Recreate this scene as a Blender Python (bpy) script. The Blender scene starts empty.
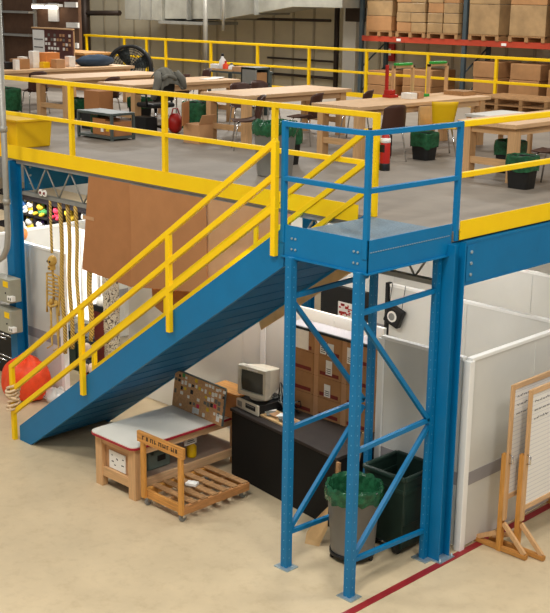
import bpy, bmesh, math, random
from mathutils import Vector, Matrix
random.seed(7)
C = bpy.context.scene
COL = C.collection
PI = math.pi
V = Vector

# ------------------------------------------------------------------ materials
def lin(h):
    h = h.lstrip('#')
    out = []
    for i in (0, 2, 4):
        c = int(h[i:i+2], 16) / 255
        out.append(c / 12.92 if c <= .04045 else ((c + .055) / 1.055) ** 2.4)
    return out
def mat(name, col, rough=.5, metal=0., scale=6., amt=.12, bump=0., stretch=(1, 1, 1), emit=0., alpha=1., trans=0., coat=0.):
    m = bpy.data.materials.new(name); m.use_nodes = True
    nt = m.node_tree; b = nt.nodes['Principled BSDF']
    c = lin(col)
    b.inputs['Roughness'].default_value = rough
    b.inputs['Metallic'].default_value = metal
    b.inputs['Specular IOR Level'].default_value = .35
    if coat: b.inputs['Coat Weight'].default_value = coat
    if trans: b.inputs['Transmission Weight'].default_value = trans
    if alpha < 1: b.inputs['Alpha'].default_value = alpha
    tc = nt.nodes.new('ShaderNodeTexCoord'); mp = nt.nodes.new('ShaderNodeMapping')
    mp.inputs['Scale'].default_value = stretch
    nt.links.new(tc.outputs['Object'], mp.inputs['Vector'])
    n = nt.nodes.new('ShaderNodeTexNoise'); n.inputs['Scale'].default_value = scale
    n.inputs['Detail'].default_value = 6; n.inputs['Roughness'].default_value = .62
    nt.links.new(mp.outputs['Vector'], n.inputs['Vector'])
    r = nt.nodes.new('ShaderNodeValToRGB')
    r.color_ramp.elements[0].position = .3; r.color_ramp.elements[1].position = .7
    r.color_ramp.elements[0].color = [max(0, x * (1 - amt)) for x in c] + [1]
    r.color_ramp.elements[1].color = [min(1, x * (1 + amt)) for x in c] + [1]
    nt.links.new(n.outputs['Fac'], r.inputs['Fac'])
    nt.links.new(r.outputs['Color'], b.inputs['Base Color'])
    if emit:
        nt.links.new(r.outputs['Color'], b.inputs['Emission Color']); b.inputs['Emission Strength'].default_value = emit
    if bump:
        bp = nt.nodes.new('ShaderNodeBump'); bp.inputs['Strength'].default_value = bump; bp.inputs['Distance'].default_value = .01
        nt.links.new(n.outputs['Fac'], bp.inputs['Height']); nt.links.new(bp.outputs['Normal'], b.inputs['Normal'])
    return m
def wood(name, col, amt=.25, rough=.6, ax=2):
    st = [14, 14, 14]; st[ax] = 1.2
    return mat(name, col, rough, 0, 3, amt, .05, st)

def floor_mat():
    m = mat('floor_concrete', '#d0bd9b', .5, 0, 1.1, .1, 0)
    nt = m.node_tree; b = nt.nodes['Principled BSDF']
    src = b.inputs['Base Color'].links[0].from_socket
    tc = nt.nodes.new('ShaderNodeTexCoord')
    n2 = nt.nodes.new('ShaderNodeTexNoise'); n2.inputs['Scale'].default_value = 5.5; n2.inputs['Detail'].default_value = 8; n2.inputs['Roughness'].default_value = .7
    nt.links.new(tc.outputs['Object'], n2.inputs['Vector'])
    r2 = nt.nodes.new('ShaderNodeValToRGB'); r2.color_ramp.elements[0].position = .28; r2.color_ramp.elements[1].position = .5
    r2.color_ramp.elements[0].color = (.88, .86, .83, 1); r2.color_ramp.elements[1].color = (1, 1, 1, 1)
    nt.links.new(n2.outputs['Fac'], r2.inputs['Fac'])
    mx = nt.nodes.new('ShaderNodeMix'); mx.data_type = 'RGBA'; mx.blend_type = 'MULTIPLY'; mx.inputs['Factor'].default_value = 1
    nt.links.new(src, mx.inputs['A']); nt.links.new(r2.outputs['Color'], mx.inputs['B'])
    # scattered scuffs
    n3 = nt.nodes.new('ShaderNodeTexNoise'); n3.inputs['Scale'].default_value = 2.2; n3.inputs['Detail'].default_value = 12; n3.inputs['Roughness'].default_value = .8; n3.inputs['Distortion'].default_value = 1.5
    nt.links.new(tc.outputs['Object'], n3.inputs['Vector'])
    r3 = nt.nodes.new('ShaderNodeValToRGB'); r3.color_ramp.elements[0].position = .27; r3.color_ramp.elements[1].position = .33
    r3.color_ramp.elements[0].color = (.74, .7, .64, 1); r3.color_ramp.elements[1].color = (1, 1, 1, 1)
    nt.links.new(n3.outputs['Fac'], r3.inputs['Fac'])
    mx2 = nt.nodes.new('ShaderNodeMix'); mx2.data_type = 'RGBA'; mx2.blend_type = 'MULTIPLY'; mx2.inputs['Factor'].default_value = 1
    nt.links.new(mx.outputs['Result'], mx2.inputs['A']); nt.links.new(r3.outputs['Color'], mx2.inputs['B'])
    nt.links.new(mx2.outputs['Result'], b.inputs['Base Color'])
    return m
def rope_mat():
    m = mat('gold_rope', '#d2a84a', .7, 0, 3, .1)
    nt = m.node_tree; b = nt.nodes['Principled BSDF']
    w = nt.nodes.new('ShaderNodeTexWave'); w.wave_type = 'BANDS'; w.bands_direction = 'DIAGONAL'; w.inputs['Scale'].default_value = 12
    tc = nt.nodes.new('ShaderNodeTexCoord'); nt.links.new(tc.outputs['Object'], w.inputs['Vector'])
    r = nt.nodes.new('ShaderNodeValToRGB'); r.color_ramp.elements[0].color = lin('#8a6a30') + [1]; r.color_ramp.elements[1].color = lin('#ecc56a') + [1]
    nt.links.new(w.outputs['Fac'], r.inputs['Fac']); nt.links.new(r.outputs['Color'], b.inputs['Base Color'])
    return m
def pattern_mat():
    m = mat('patterned_fabric', '#cfc6b0', .8)
    nt = m.node_tree; b = nt.nodes['Principled BSDF']
    v = nt.nodes.new('ShaderNodeTexNoise'); v.inputs['Scale'].default_value = 11; v.inputs['Distortion'].default_value = 3
    tc = nt.nodes.new('ShaderNodeTexCoord'); nt.links.new(tc.outputs['Object'], v.inputs['Vector'])
    r = nt.nodes.new('ShaderNodeValToRGB'); r.color_ramp.interpolation = 'CONSTANT'
    e = r.color_ramp.elements; e[0].color = lin('#5d4f45') + [1]; e[1].position = .44; e[1].color = lin('#d8cfb8') + [1]
    x = e.new(.56); x.color = lin('#a07e58') + [1]
    x = e.new(.6); x.color = lin('#d8cfb8') + [1]
    nt.links.new(v.outputs['Fac'], r.inputs['Fac']); nt.links.new(r.outputs['Color'], b.inputs['Base Color'])
    return m
def board_mat(name, base, line, pitch, axis='Z'):
    m = mat(name, base, .35)
    nt = m.node_tree; b = nt.nodes['Principled BSDF']
    tc = nt.nodes.new('ShaderNodeTexCoord'); s = nt.nodes.new('ShaderNodeSeparateXYZ'); nt.links.new(tc.outputs['Object'], s.inputs[0])
    d = nt.nodes.new('ShaderNodeMath'); d.operation = 'DIVIDE'; d.inputs[1].default_value = pitch; nt.links.new(s.outputs[axis], d.inputs[0])
    f = nt.nodes.new('ShaderNodeMath'); f.operation = 'FRACT'; nt.links.new(d.outputs[0], f.inputs[0])
    l = nt.nodes.new('ShaderNodeMath'); l.operation = 'LESS_THAN'; l.inputs[1].default_value = .14; nt.links.new(f.outputs[0], l.inputs[0])
    mx = nt.nodes.new('ShaderNodeMix'); mx.data_type = 'RGBA'; mx.inputs['A'].default_value = lin(base) + [1]; mx.inputs['B'].default_value = lin(line) + [1]
    nt.links.new(l.outputs[0], mx.inputs['Factor']); nt.links.new(mx.outputs['Result'], b.inputs['Base Color'])
    return m

def slotted_mat():
    m = mat('blue_slotted_upright', '#0070a4', .42, 0, 3, .06, .02)
    nt = m.node_tree; b = nt.nodes['Principled BSDF']; N = nt.nodes.new; Lk = nt.links.new
    src = b.inputs['Base Color'].links[0].from_socket
    tc = N('ShaderNodeTexCoord'); s = N('ShaderNodeSeparateXYZ'); Lk(tc.outputs['Generated'], s.inputs[0])
    def mth(op, a, v=None):
        n = N('ShaderNodeMath'); n.operation = op
        for i, q in enumerate((a, v)):
            if q is None: continue
            if isinstance(q, (int, float)): n.inputs[i].default_value = q
            else: Lk(q, n.inputs[i])
        return n.outputs[0]
    def near(o): return mth('LESS_THAN', mth('ABSOLUTE', mth('SUBTRACT', o, .5)), .07)
    fz = mth('LESS_THAN', mth('FRACT', mth('MULTIPLY', s.outputs['Z'], 33)), .13)
    h = mth('MULTIPLY', mth('MAXIMUM', near(s.outputs['X']), near(s.outputs['Y'])), fz)
    mx = N('ShaderNodeMix'); mx.data_type = 'RGBA'; mx.inputs['B'].default_value = lin('#5b9cc4') + [1]
    Lk(h, mx.inputs['Factor']); Lk(src, mx.inputs['A']); Lk(mx.outputs['Result'], b.inputs['Base Color'])
    return m
M = dict(
    slotted=slotted_mat(), blue=mat('blue_paint', '#0070a4', .42, 0, 3, .06, .02), blue_shaded=mat('blue_paint_shaded', '#005c8c', .7, 0, 5, .12, .04),  # pans are the same blue paint, darkened to carry the underside shade
    yellow=mat('yellow_paint', '#ffcf00', .5, 0, 3, .05), yellow2=mat('yellow_plastic', '#f2c413', .4, 0, 3, .05),
    grate=mat('grey_grating', '#71899a', .55, .1, 60, .3, .2), deck=mat('deck_board', '#90867a', .6, 0, 1.6, .14),
    steel=mat('grey_joist_steel', '#94938c', .5, .3, 8, .12), zinc=mat('zinc_plate', '#a9bcc4', .4, .6, 20, .2),
    panel=mat('off_white_panel', '#d9d7cf', .55, 0, 1.2, .04), panel_dim=mat('white_panel_inner', '#d8d7d0', .6, 0, 1.5, .04),
    cap=mat('white_trim', '#f4f2ec', .4, 0, 3, .03), stripe=mat('grey_bumper_stripe', '#9c9899', .6, 0, 3, .05),
    white=mat('white_paint', '#f0eee8', .5, 0, 3, .03), paper=mat('paper', '#f2f0ea', .7, 0, 12, .04),
    card=mat('cardboard', '#ad7649', .85, 0, 2.5, .08, .03), cardb=mat('cardboard_mid', '#b37c4e', .85, 0, 2.5, .08, .03), card2=mat('cardboard_light', '#c2946a', .85, 0, 2.5, .1),
    card3=mat('carton_brown', '#ae8054', .8, 0, 3, .14), wrap=mat('stretch_wrapped_carton', '#a98a62', .3, 0, 2.2, .25, .2, coat=.4),
    wood=wood('pale_wood', '#d3a878', .14, .6, 2), woody=wood('pale_wood_long', '#d8b084', .16, .55, 1), woodx=wood('pale_wood_cross', '#d0a676', .16, .55, 0),
    oak=wood('honey_wood', '#cf9347', .25, .6, 2), oakx=wood('honey_wood_cross', '#c78d49', .3, .6, 0), pallet=wood('worn_pallet_wood', '#a98055', .35, .75, 1),
    brown=mat('brown_plastic', '#4b2e23', .45, 0, 3, .1), chrome=mat('chrome', '#d8d8d8', .18, 1., 3, .04), black=mat('black_plastic', '#1b1c1d', .45, 0, 6, .2),
    blackcab=mat('black_fabric', '#15130f', .85, 0, 120, .6, .1), blacktop=mat('black_top', '#332c28', .55, 0, 6, .2),
    grey=mat('grey_plastic', '#84847f', .5, 0, 4, .08), greybin=mat('grey_bin_plastic', '#7d7a74', .5, 0, 3, .08), greydark=mat('grey_enamel', '#56605e', .45, .2, 5, .1),
    liner=mat('green_liner', '#23593a', .14, 0, 14, .5, .9), wheelie=mat('dark_green_plastic', '#22352d', .45, 0, 4, .2),
    red=mat('red_paint', '#b3241c', .4, 0, 4, .1), redline=mat('red_floor_tape', '#93262a', .5, 0, 5, .15), redtrim=mat('red_edge_trim', '#a92032', .45), rack=mat('rack_orange', '#b8432a', .45, 0, 4, .12),
    rackup=mat('rack_upright', '#47545a', .5, .2, 4, .1), orange=mat('orange_nylon', '#f24c22', .5, 0, 7, .2, 1.2), beige=mat('beige_plastic', '#d6cdb8', .45, 0, 4, .05),
    screen=mat('dark_screen', '#3f403a', .25, 0, 3, .1), duct=mat('galvanised_duct', '#9c9a8f', .42, .2, 3, .16), wall=mat('back_wall_panel', '#cabfa4', .7, 0, 1.2, .08),
    walldk=mat('wall_rib', '#aa9f88', .7, 0, 3, .1), pipe=mat('dark_pipe', '#3b2f27', .5, .3, 5, .1), greypipe=mat('grey_conduit', '#a7a49b', .4, .3, 6, .1),
    peg=mat('brown_pegboard', '#6b4d38', .75, 0, 4, .18), maroon=mat('maroon_board', '#5f3a34', .8, 0, 8, .12), shelfply=mat('worn_shelf_ply', '#8f7c6a', .7, 0, 5, .12), cork=mat('cork_board', '#c99a6c', .85, 0, 40, .2, .05),
    elbox=mat('grey_electric_box', '#a9a898', .5, .2, 5, .06), clear=mat('clear_plastic', '#e8e8e4', .15, 0, 6, .1, .4, alpha=.45), shelf=mat('black_shelving', '#241f22', .6, 0, 5, .2),
    gold=mat('gold_bone', '#c9a252', .5, .1, 14, .2), greencab=mat('dark_green_cabinet', '#35453c', .5, 0, 5, .15), darkred=mat('dark_red_print', '#7c2f28', .7),
    lamp=mat('lit_tube', '#fff6e6', .5, 0, 3, 0, emit=6.), litsign=mat('backlit_panel', '#fffaf0', .5, 0, 3, 0, emit=1.1), green=mat('green_plastic', '#2fa23c', .45, 0, 4, .1),
    greencase=mat('green_grey_case', '#66736a', .55, 0, 5, .12), jacket=mat('grey_jacket', '#77756c', .9, 0, 9, .2, .2), skin=mat('doll_face', '#e7d0bd', .6), ink=mat('black_ink', '#2b2b2e', .7),
    rope=rope_mat(), pattern=pattern_mat(), floor=floor_mat(), wb=board_mat('ruled_whiteboard', '#f3f0ea', '#d6d4d6', .05), tan=mat('tan_ply', '#d3ad79', .7, 0, 6, .12),
    bluecloth=mat('dark_blue_cloth', '#2f3f52', .85, 0, 5, .2, .2), twine=mat('pale_rope', '#dcc2a0', .8, 0, 30, .3, .3), plaque=mat('monitor_bezel', '#cfc8b6', .45),
    pinkred=mat('pink_red_plush', '#d8405a', .9, 0, 20, .1), orangep=mat('orange_card', '#d98a4a', .7, 0, 5, .12), offw=mat('off_white_laminate', '#e6e3d8', .4, 0, 2, .04),
    bluep=mat('blue_plush', '#4677b8', .9, 0, 20, .1), yelp=mat('yellow_plush', '#e8c23a', .9, 0, 20, .1), whitep=mat('white_plush', '#eeeae2', .9, 0, 20, .06), purp=mat('purple_plush', '#6a4f95', .9, 0, 20, .1), greenp=mat('green_plush', '#58a05a', .9, 0, 20, .1),
)

# ------------------------------------------------------------------ mesh builder
class MB:
    def __init__(s): s.v = []; s.f = []; s.smooth = set(); s.marks = []
    def mark(s, m): s.marks.append((len(s.f), m)); return s      # faces added from here on use material m
    def add(s, vs, fs, smooth=False):
        o = len(s.v); s.v += [V(v) for v in vs]
        for f in fs:
            if smooth: s.smooth.add(len(s.f))
            s.f.append([i + o for i in f])
        return s
    def box(s, c, d, rz=0, mtx=None):
        x, y, z = [k / 2 for k in d]
        vs = [V((a * x, b * y, e * z)) for e in (-1, 1) for (a, b) in ((-1, -1), (1, -1), (1, 1), (-1, 1))]
        R = mtx or Matrix.Rotation(rz, 3, 'Z')
        return s.add([R @ v + V(c) for v in vs], [(3, 2, 1, 0), (4, 5, 6, 7), (0, 1, 5, 4), (1, 2, 6, 5), (2, 3, 7, 6), (3, 0, 4, 7)])
    def box2(s, a, b):
        return s.box([(i + j) / 2 for i, j in zip(a, b)], [abs(j - i) for i, j in zip(a, b)])
    def bar(s, p, q, w, h, up=(0, 0, 1)):      # w across, h along "up"
        p, q = V(p), V(q); d = (q - p); L = d.length; d.normalize()
        u = V(up)
        if abs(d.dot(u)) > .98: u = V((1, 0, 0))
        a = d.cross(u).normalized(); u = a.cross(d).normalized()
        R = Matrix((a, d, u)).transposed()
        return s.box((p + q) / 2, (w, L, h), 0, R)
    def path(s, pts, r, n=8, closed=False, cap=True):
        pts = [V(p) for p in pts]; N = len(pts)
        rs = r if isinstance(r, (list, tuple)) else [r] * N
        vs = []; ref = None
        for i, p in enumerate(pts):
            a = pts[i - 1] if (i or closed) else p; b = pts[(i + 1) % N] if (i < N - 1 or closed) else p
            d = (b - a).normalized()
            if ref is None: ref = d.orthogonal().normalized()
            ref = (ref - d * ref.dot(d))
            ref = ref.normalized() if ref.length > 1e-6 else d.orthogonal().normalized()
            e = d.cross(ref)
            vs += [p + (ref * math.cos(2 * PI * k / n) + e * math.sin(2 * PI * k / n)) * rs[i] for k in range(n)]
        fs = []
        for i in range(N if closed else N - 1):
            j = (i + 1) % N
            fs += [(i * n + k, i * n + (k + 1) % n, j * n + (k + 1) % n, j * n + k) for k in range(n)]
        s.add(vs, fs, True)
        if cap and not closed:
            o = len(s.v) - N * n
            s.f.append([o + k for k in reversed(range(n))]); s.f.append([o + (N - 1) * n + k for k in range(n)])
        return s
    def tube(s, p, q, r, n=10): return s.path([p, q], r, n)
    def lathe(s, prof, c, n=24, axis='Z', cap=True, sq=None):
        c = V(c); vs = []
        for (r, z) in prof:
            for k in range(n):
                a = 2 * PI * k / n
                x, y = r * math.cos(a), r * math.sin(a)
                if sq: x, y = rsq(r, a, sq)
                vs.append(c + (V((x, y, z)) if axis == 'Z' else V((z, x, y)) if axis == 'X' else V((x, z, y))))
        fs = []
        for i in range(len(prof) - 1):
            fs += [(i * n + k, i * n + (k + 1) % n, (i + 1) * n + (k + 1) % n, (i + 1) * n + k) for k in range(n)]
        o = len(s.v); s.add(vs, fs, True)
        if cap:
            s.f.append([o + k for k in reversed(range(n))]); s.f.append([o + (len(prof) - 1) * n + k for k in range(n)])
        return s
    def prism(s, poly, ext):                     # poly: 3d points, ext: vector
        n = len(poly); a = [V(p) for p in poly]; e = V(ext)
        return s.add(a + [p + e for p in a], [list(reversed(range(n))), list(range(n, 2 * n))] + [(i, (i + 1) % n, n + (i + 1) % n, n + i) for i in range(n)])
    def ball(s, c, r, nu=14, nv=9, jitter=0, seed=0):
        rr = V(r if isinstance(r, (tuple, list)) else (r, r, r)); c = V(c); rnd = random.Random(seed)
        vs = [c + V((0, 0, -rr.z))]
        for i in range(1, nv):
            t = -PI / 2 + PI * i / nv
            for k in range(nu):
                a = 2 * PI * k / nu; j = 1 + rnd.uniform(-jitter, jitter)
                vs.append(c + V((rr.x * math.cos(t) * math.cos(a) * j, rr.y * math.cos(t) * math.sin(a) * j, rr.z * math.sin(t) * j)))
        vs.append(c + V((0, 0, rr.z)))
        fs = [(0, 1 + (k + 1) % nu, 1 + k) for k in range(nu)]
        for i in range(nv - 2):
            fs += [(1 + i * nu + k, 1 + i * nu + (k + 1) % nu, 1 + (i + 1) * nu + (k + 1) % nu, 1 + (i + 1) * nu + k) for k in range(nu)]
        o = 1 + (nv - 2) * nu
        fs += [(o + k, o + (k + 1) % nu, o + nu) for k in range(nu)]
        return s.add(vs, fs, True)
    def rot(s, ang, piv, axis='Z'):
        R = Matrix.Rotation(ang, 3, axis); p = V(piv)
        s.v = [R @ (v - p) + p for v in s.v]; return s
    def build(s, name, m, parent=None, loc=(0, 0, 0), bevel=0., sub=0, solid=0.):
        off = V(loc)
        pr = parent
        while pr is not None: off = off + V(pr.location); pr = pr.parent
        me = bpy.data.meshes.new(name)
        me.from_pydata([v - off for v in s.v], [], s.f)
        for i in s.smooth: me.polygons[i].use_smooth = True
        bm = bmesh.new(); bm.from_mesh(me); bmesh.ops.recalc_face_normals(bm, faces=bm.faces); bm.to_mesh(me); bm.free()
        me.materials.append(M[m] if isinstance(m, str) else m)
        for k, (fi, mm) in enumerate(s.marks):
            me.materials.append(M[mm])
            for i in range(fi, len(s.f)): me.polygons[i].material_index = k + 1
        o = bpy.data.objects.new(name, me); COL.objects.link(o)
        o.location = loc if parent is None else (0, 0, 0)
        o.parent = parent
        if solid:
            k = o.modifiers.new('s', 'SOLIDIFY'); k.thickness = solid; k.offset = 0
        if bevel:
            k = o.modifiers.new('b', 'BEVEL'); k.width = bevel; k.segments = 2; k.limit_method = 'ANGLE'
        if sub:
            k = o.modifiers.new('u', 'SUBSURF'); k.levels = sub; k.render_levels = sub
        return o
def rsq(r, a, sq):
    c, s_ = math.cos(a), math.sin(a); e = 2 / sq[2]
    return (sq[0] * r * math.copysign(abs(c) ** e, c), sq[1] * r * math.copysign(abs(s_) ** e, s_))
def tag(o, label, cat, group=None, kind=None):
    o['label'] = label; o['category'] = cat
    if group: o['group'] = group
    if kind: o['kind'] = kind
    return o
def thing(name, label, cat, loc, group=None):
    o = bpy.data.objects.new(name, None); COL.objects.link(o); o.location = loc; o.empty_display_size = .1
    return tag(o, label, cat, group)
def struct(o):
    o['kind'] = 'structure'; return o
def copy_tree(o, parent=None):
    c = o.copy(); COL.objects.link(c)
    if parent is not None: c.parent = parent
    for ch in list(o.children): copy_tree(ch, c)
    return c
def place(o, loc, rz, label, group=None):
    o.location = loc; o.rotation_euler = (0, 0, rz); o['label'] = label
    if group: o['group'] = group
    return o
class Proto:
    def __init__(s, fn): s.fn = fn; s.first = None
    def __call__(s, loc, rz, label, group=None):
        if s.first is None:
            s.first = s.fn(); s.used = False
        if not s.used: s.used = True; o = s.first
        else: o = copy_tree(s.first)
        return place(o, loc, rz, label, group)

# ------------------------------------------------------------------ key dimensions
W, L, H = 1.11, 1.37, 3.687
Z = 3.64            # mezzanine deck surface
ZR = H + 1.07       # top of mezzanine rails
D = 11.7            # far guardrail
XL = -8.09          # left column line

# ------------------------------------------------------------------ setting
struct(MB().box2((-34, -12, -.2), (9, 16, 0)).build('floor', 'floor'))
struct(MB().box2((.085, -9, .0), (.175, 12, .004)).build('floor_line', 'redline'))
struct(MB().box2((-34, 15, -.2), (9, 15.25, 9.2)).build('wall_back', 'wall'))
tr = MB()
for i in range(44):
    x = -33.6 + i * .8
    tr.box2((x, 14.97, 2), (x + .07, 15.02, 9.2))
struct(tr.build('trim_1', 'walldk'))
# mezzanine floor slab
struct(MB().box2((-27, -.03, 3.53), (.0, D + .1, Z)).build('mezzanine_deck', 'deck'))
struct(MB().box2((-27, 11.4, 0), (.0, 11.5, 3.3)).build('wall_under_mezzanine', 'panel_dim'))

# ------------------------------------------------------------------ guardrails on the mezzanine
def guardrail(name, label, p, q, posts, kick=True, top=ZR, kick_cut=0):
    p, q = V(p), V(q); d = (q - p).normalized()
    t = thing(name, label, 'railing', (p.x, p.y, Z))
    r = MB().bar(p + V((0, 0, top - .03)), q + V((0, 0, top - .03)), .06, .06); r.build('top_rail', 'yellow', t, bevel=.006)
    MB().bar(p + V((0, 0, Z + .57)), q + V((0, 0, Z + .57)), .055, .055).build('middle_rail', 'yellow', t, bevel=.006)
    if kick:
        n = V((-d.y, d.x, 0)) * (1 if True else -1)
        MB().bar(p + V((0, 0, 3.648)) - n * .037, q - d * kick_cut + V((0, 0, 3.648)) - n * .037, .012, .195).build('kick_plate', 'yellow', t)
    for s in posts:
        a = p + d * s
        MB().box2((a.x - .032, a.y - .032, Z), (a.x + .032, a.y + .032, top)).build('post', 'yellow', t, bevel=.006)
    return t
guardrail('guardrail', 'yellow steel guardrail with kick plate along the front edge of the mezzanine above the stairs', (-12.8, 0, 0), (-1.06, 0, 0),
          [2.2, 4.2, 6.21, 8.22, 10.19, 11.71], kick_cut=.22)
guardrail('guardrail', 'yellow steel guardrail on the right edge of the mezzanine, beside the blue landing', (0, .03, 0), (0, 6, 0), [1.9, 3.9, 5.9])
bk = [(-27 + 27, 0)]
guardrail('guardrail', 'far yellow guardrail at the back of the mezzanine before the beige wall', (-22.2, D, 0), (-4, D, 0),
          [x + 22.2 for x in (-22.1, -20.3, -19.3, -18.47, -16.62, -14.85, -13.05, -11.21, -9.41, -7.59, -5.8)])
# ------------------------------------------------------------------ columns, girders, joists
def column(x, y, label, bolts=True):
    t = thing('steel_column', label, 'column', (x, y, 0))
    MB().box2((x - .09, y - .1, .012), (x + .09, y - .085, 3.52)).build('flange', 'blue', t, bevel=.002)
    MB().box2((x - .09, y + .085, .012), (x + .09, y + .1, 3.52)).build('flange', 'blue', t, bevel=.002)
    MB().box2((x - .012, y - .085, .012), (x + .012, y + .085, 3.52)).build('web', 'blue', t)
    MB().box2((x - .14, y - .13, 0), (x + .14, y + .13, .014)).build('base_plate', 'zinc', t)
    for a in (-1, 1):
        for b in (-1, 1):
            MB().lathe([(.016, .014), (.016, .03), (.008, .03), (.008, .05)], (x + a * .115, y + b * .105, 0), 6).build('anchor_bolt', 'zinc', t)
    return t
column(.0, -.015, 'blue steel column at the mezzanine corner, right of the landing frame')
column(XL, -.03, 'blue steel column at the left with grey electric boxes on it, behind the orange bag')
column(XL, 6.5, 'blue steel column deep under the mezzanine')
column(.0, 6.5, 'blue steel column farther along the right edge, behind the white partition')
def girder(x, y0, y1, label):
    t = thing('steel_girder', label, 'beam', (x, y0, 3.06))
    MB().box2((x + .05, y0, 3.07), (x + .07, y1, 3.52)).build('web', 'blue', t)
    MB().box2((x - .1, y0, 3.5), (x + .075, y1, 3.525)).build('flange', 'blue', t)
    MB().box2((x - .1, y0, 3.06), (x + .075, y1, 3.075)).build('flange', 'blue', t)
    MB().box2((x + .07, y0 + .02, 3.1), (x + .078, y0 + .17, 3.48)).build('clip_angle', 'blue', t)
    for k in range(3):
        MB().lathe([(.018, .0), (.018, .016)], (x + .077, y0 + .09, 3.17 + k * .12), 6, 'X').build('bolt', 'zinc', t)
    return t
girder(.0, .1, 6.35, 'blue steel girder under the right edge of the mezzanine, running back from the corner column')
girder(XL + .06, .1, 6.35, 'blue steel girder at the left, running back from the left column')
def joist(y, label):
    x0, x1 = -8.0, -.1
    t = thing('bar_joist', label, 'beam', (x0, y, 3.04))
    MB().box2((x0, y - .04, 3.48), (x1, y + .04, 3.525)).build('top_chord', 'steel', t)
    MB().box2((x0 + .12, y - .045, 3.03), (x1 - .12, y + .045, 3.08)).build('bottom_chord', 'steel', t)
    n = 13; st = (x1 - x0 - .24) / n
    for i in range(n):
        a = x0 + .12 + i * st
        MB().tube((a, y, 3.49), (a + st / 2, y, 3.07), .012, 6).build('web_rod', 'steel', t)
        MB().tube((a + st / 2, y, 3.07), (a + st, y, 3.49), .012, 6).build('web_rod', 'steel', t)
    return t
joist(.03, 'grey open web joist under the front edge of the mezzanine')
joist(1.85, 'grey open web joist second from the front, seen below the landing')
joist(3.7, 'grey open web joist third from the front under the mezzanine')
joist(5.5, 'grey open web joist fourth from the front under the mezzanine')

# ------------------------------------------------------------------ stairs
SL = .70
def zt(x): return .97 + SL * (x + 5.01)
st = thing('staircase', 'blue steel staircase with yellow handrails climbing to the landing', 'stairs', (-6.1, -.7, 0))
for y in (-L, -.06):
    poly = [(-5.84, y, 0), (-6.1, y, 0), (-6.1, y, .205), (-W + .0, y, zt(-W)), (-W + .0, y, zt(-W) - .41)]
    MB().prism(poly, (0, .05 if y < -1 else .03, 0)).build('stringer', 'blue', st)
for i in range(1, 20):
    z = i * .1842; x = -5.01 + (z + .09 - .97) / SL
    m = MB()
    m.prism([(x + .14, -L + .05, z), (x - .135, -L + .05, z), (x - .135, -L + .05, z - .2), (x - .125, -L + .05, z - .2), (x + .14, -L + .05, z - .014)], (0, L - .11, 0))
    m.build('tread', 'blue_shaded', st)
def hr(x): return 1.03 + .704 * (x + 6.2)
def zbm(x): return zt(x) - .41
sf = MB().prism([(-5.72, -L + .05, zbm(-5.72) + .03), (-1.13, -L + .05, zbm(-1.13) + .03), (-1.13, -L + .05, zbm(-1.13) + .042), (-5.72, -L + .05, zbm(-5.72) + .042)], (0, L - .11, 0))
for i in range(18):
    x = -5.6 + i * .263; sf.box((x, -L / 2 - .005, zbm(x) + .027), (.014, L - .12, .006), 0, Matrix.Rotation(-math.atan(SL), 3, 'Y'))
sf.build('soffit_pan', 'blue_shaded', st)
for (y, xs, name) in ((-L - .035, (-6.17, -4.55, -2.86, -1.21), 'a'), (-.03, (-6.17, -4.55, -2.86), 'b')):
    for k, off in enumerate((0, -.335, -.66)):
        x1 = -1.19
        MB().bar((-6.19, y, hr(-6.19) + off), (x1, y, hr(x1) + off), .058, .062).build('handrail' if k == 0 else 'lower_rail', 'yellow', st, bevel=.006)
    for i, x in enumerate(xs):
        zb = 0 if i == 0 else zt(x) - .24
        ztop = hr(x) + .01
        MB().box2((x - .032, y - .03, zb), (x + .032, y + .03, ztop)).build('post', 'yellow', st, bevel=.006)

# ------------------------------------------------------------------ landing
ld = thing('landing_platform', 'blue steel landing with guardrail at the top of the stairs', 'platform', (-W / 2, -L / 2, 0))
zb, ztp = 3.41, 3.725
MB().box2((-W, -L, zb), (0, -L + .012, ztp)).build('skirt', 'blue', ld)
MB().box2((-.012, -L, zb), (0, -.06, ztp)).build('skirt', 'blue', ld)
MB().box2((-W, -L, zb), (-W + .012, -.06, Z - .02)).build('skirt', 'blue', ld)
lp = MB().box2((-W - .02, -L - .02, zb - .015), (.02, -L + .08, zb)); lp.build('lower_flange', 'blue', ld)
MB().box2((-.08, -L + .08, zb - .015), (.02, -.06, zb)).build('lower_flange', 'blue', ld)
MB().box2((-W + .012, -L + .012, Z - .03), (-.012, -.03, Z)).build('deck_grating', 'grate', ld)
sm = MB()
for i in range(34):
    y = -L + .03 + i * .037
    sm.box2((-.001, y, 3.602), (.004, y + .024, 3.61))
sm.build('weld_seam', 'zinc', ld)
for (x, y, z) in [(-W + dx, -L, zz) for dx in (.12, .17) for zz in (3.6, 3.49)] + [(-dx, -L, zz) for dx in (.12, .17) for zz in (3.6, 3.49)]:
    MB().lathe([(.012, -.012), (.012, 0.0)], (x, y, z), 6, 'Y').build('bolt', 'zinc', ld)
def sq(m, x, y, z0, z1, w=.07): return m.box2((x - w / 2, y - w / 2, z0), (x + w / 2, y + w / 2, z1))
for (x, y) in ((-W - .015, -L + .015), (-.04, -L + .015), (-.0, -.0)):
    sq(MB(), x, y, Z - .1, ZR, .052).build('rail_post', 'blue', ld, bevel=.004)
for z, nm in ((ZR - .03, 'top_rail'), (Z + .55, 'middle_rail')):
    MB().bar((-W - .015, -L + .015, z), (-.04, -L + .015, z), .05, .05).build(nm, 'blue', ld, bevel=.004)
    MB().bar((-.04, -L + .015, z), (-.0, -.0, z), .05, .05).build(nm, 'blue', ld, bevel=.004)
LX = (-.985, -.085)
LY = (-1.385, -.16)
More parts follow.
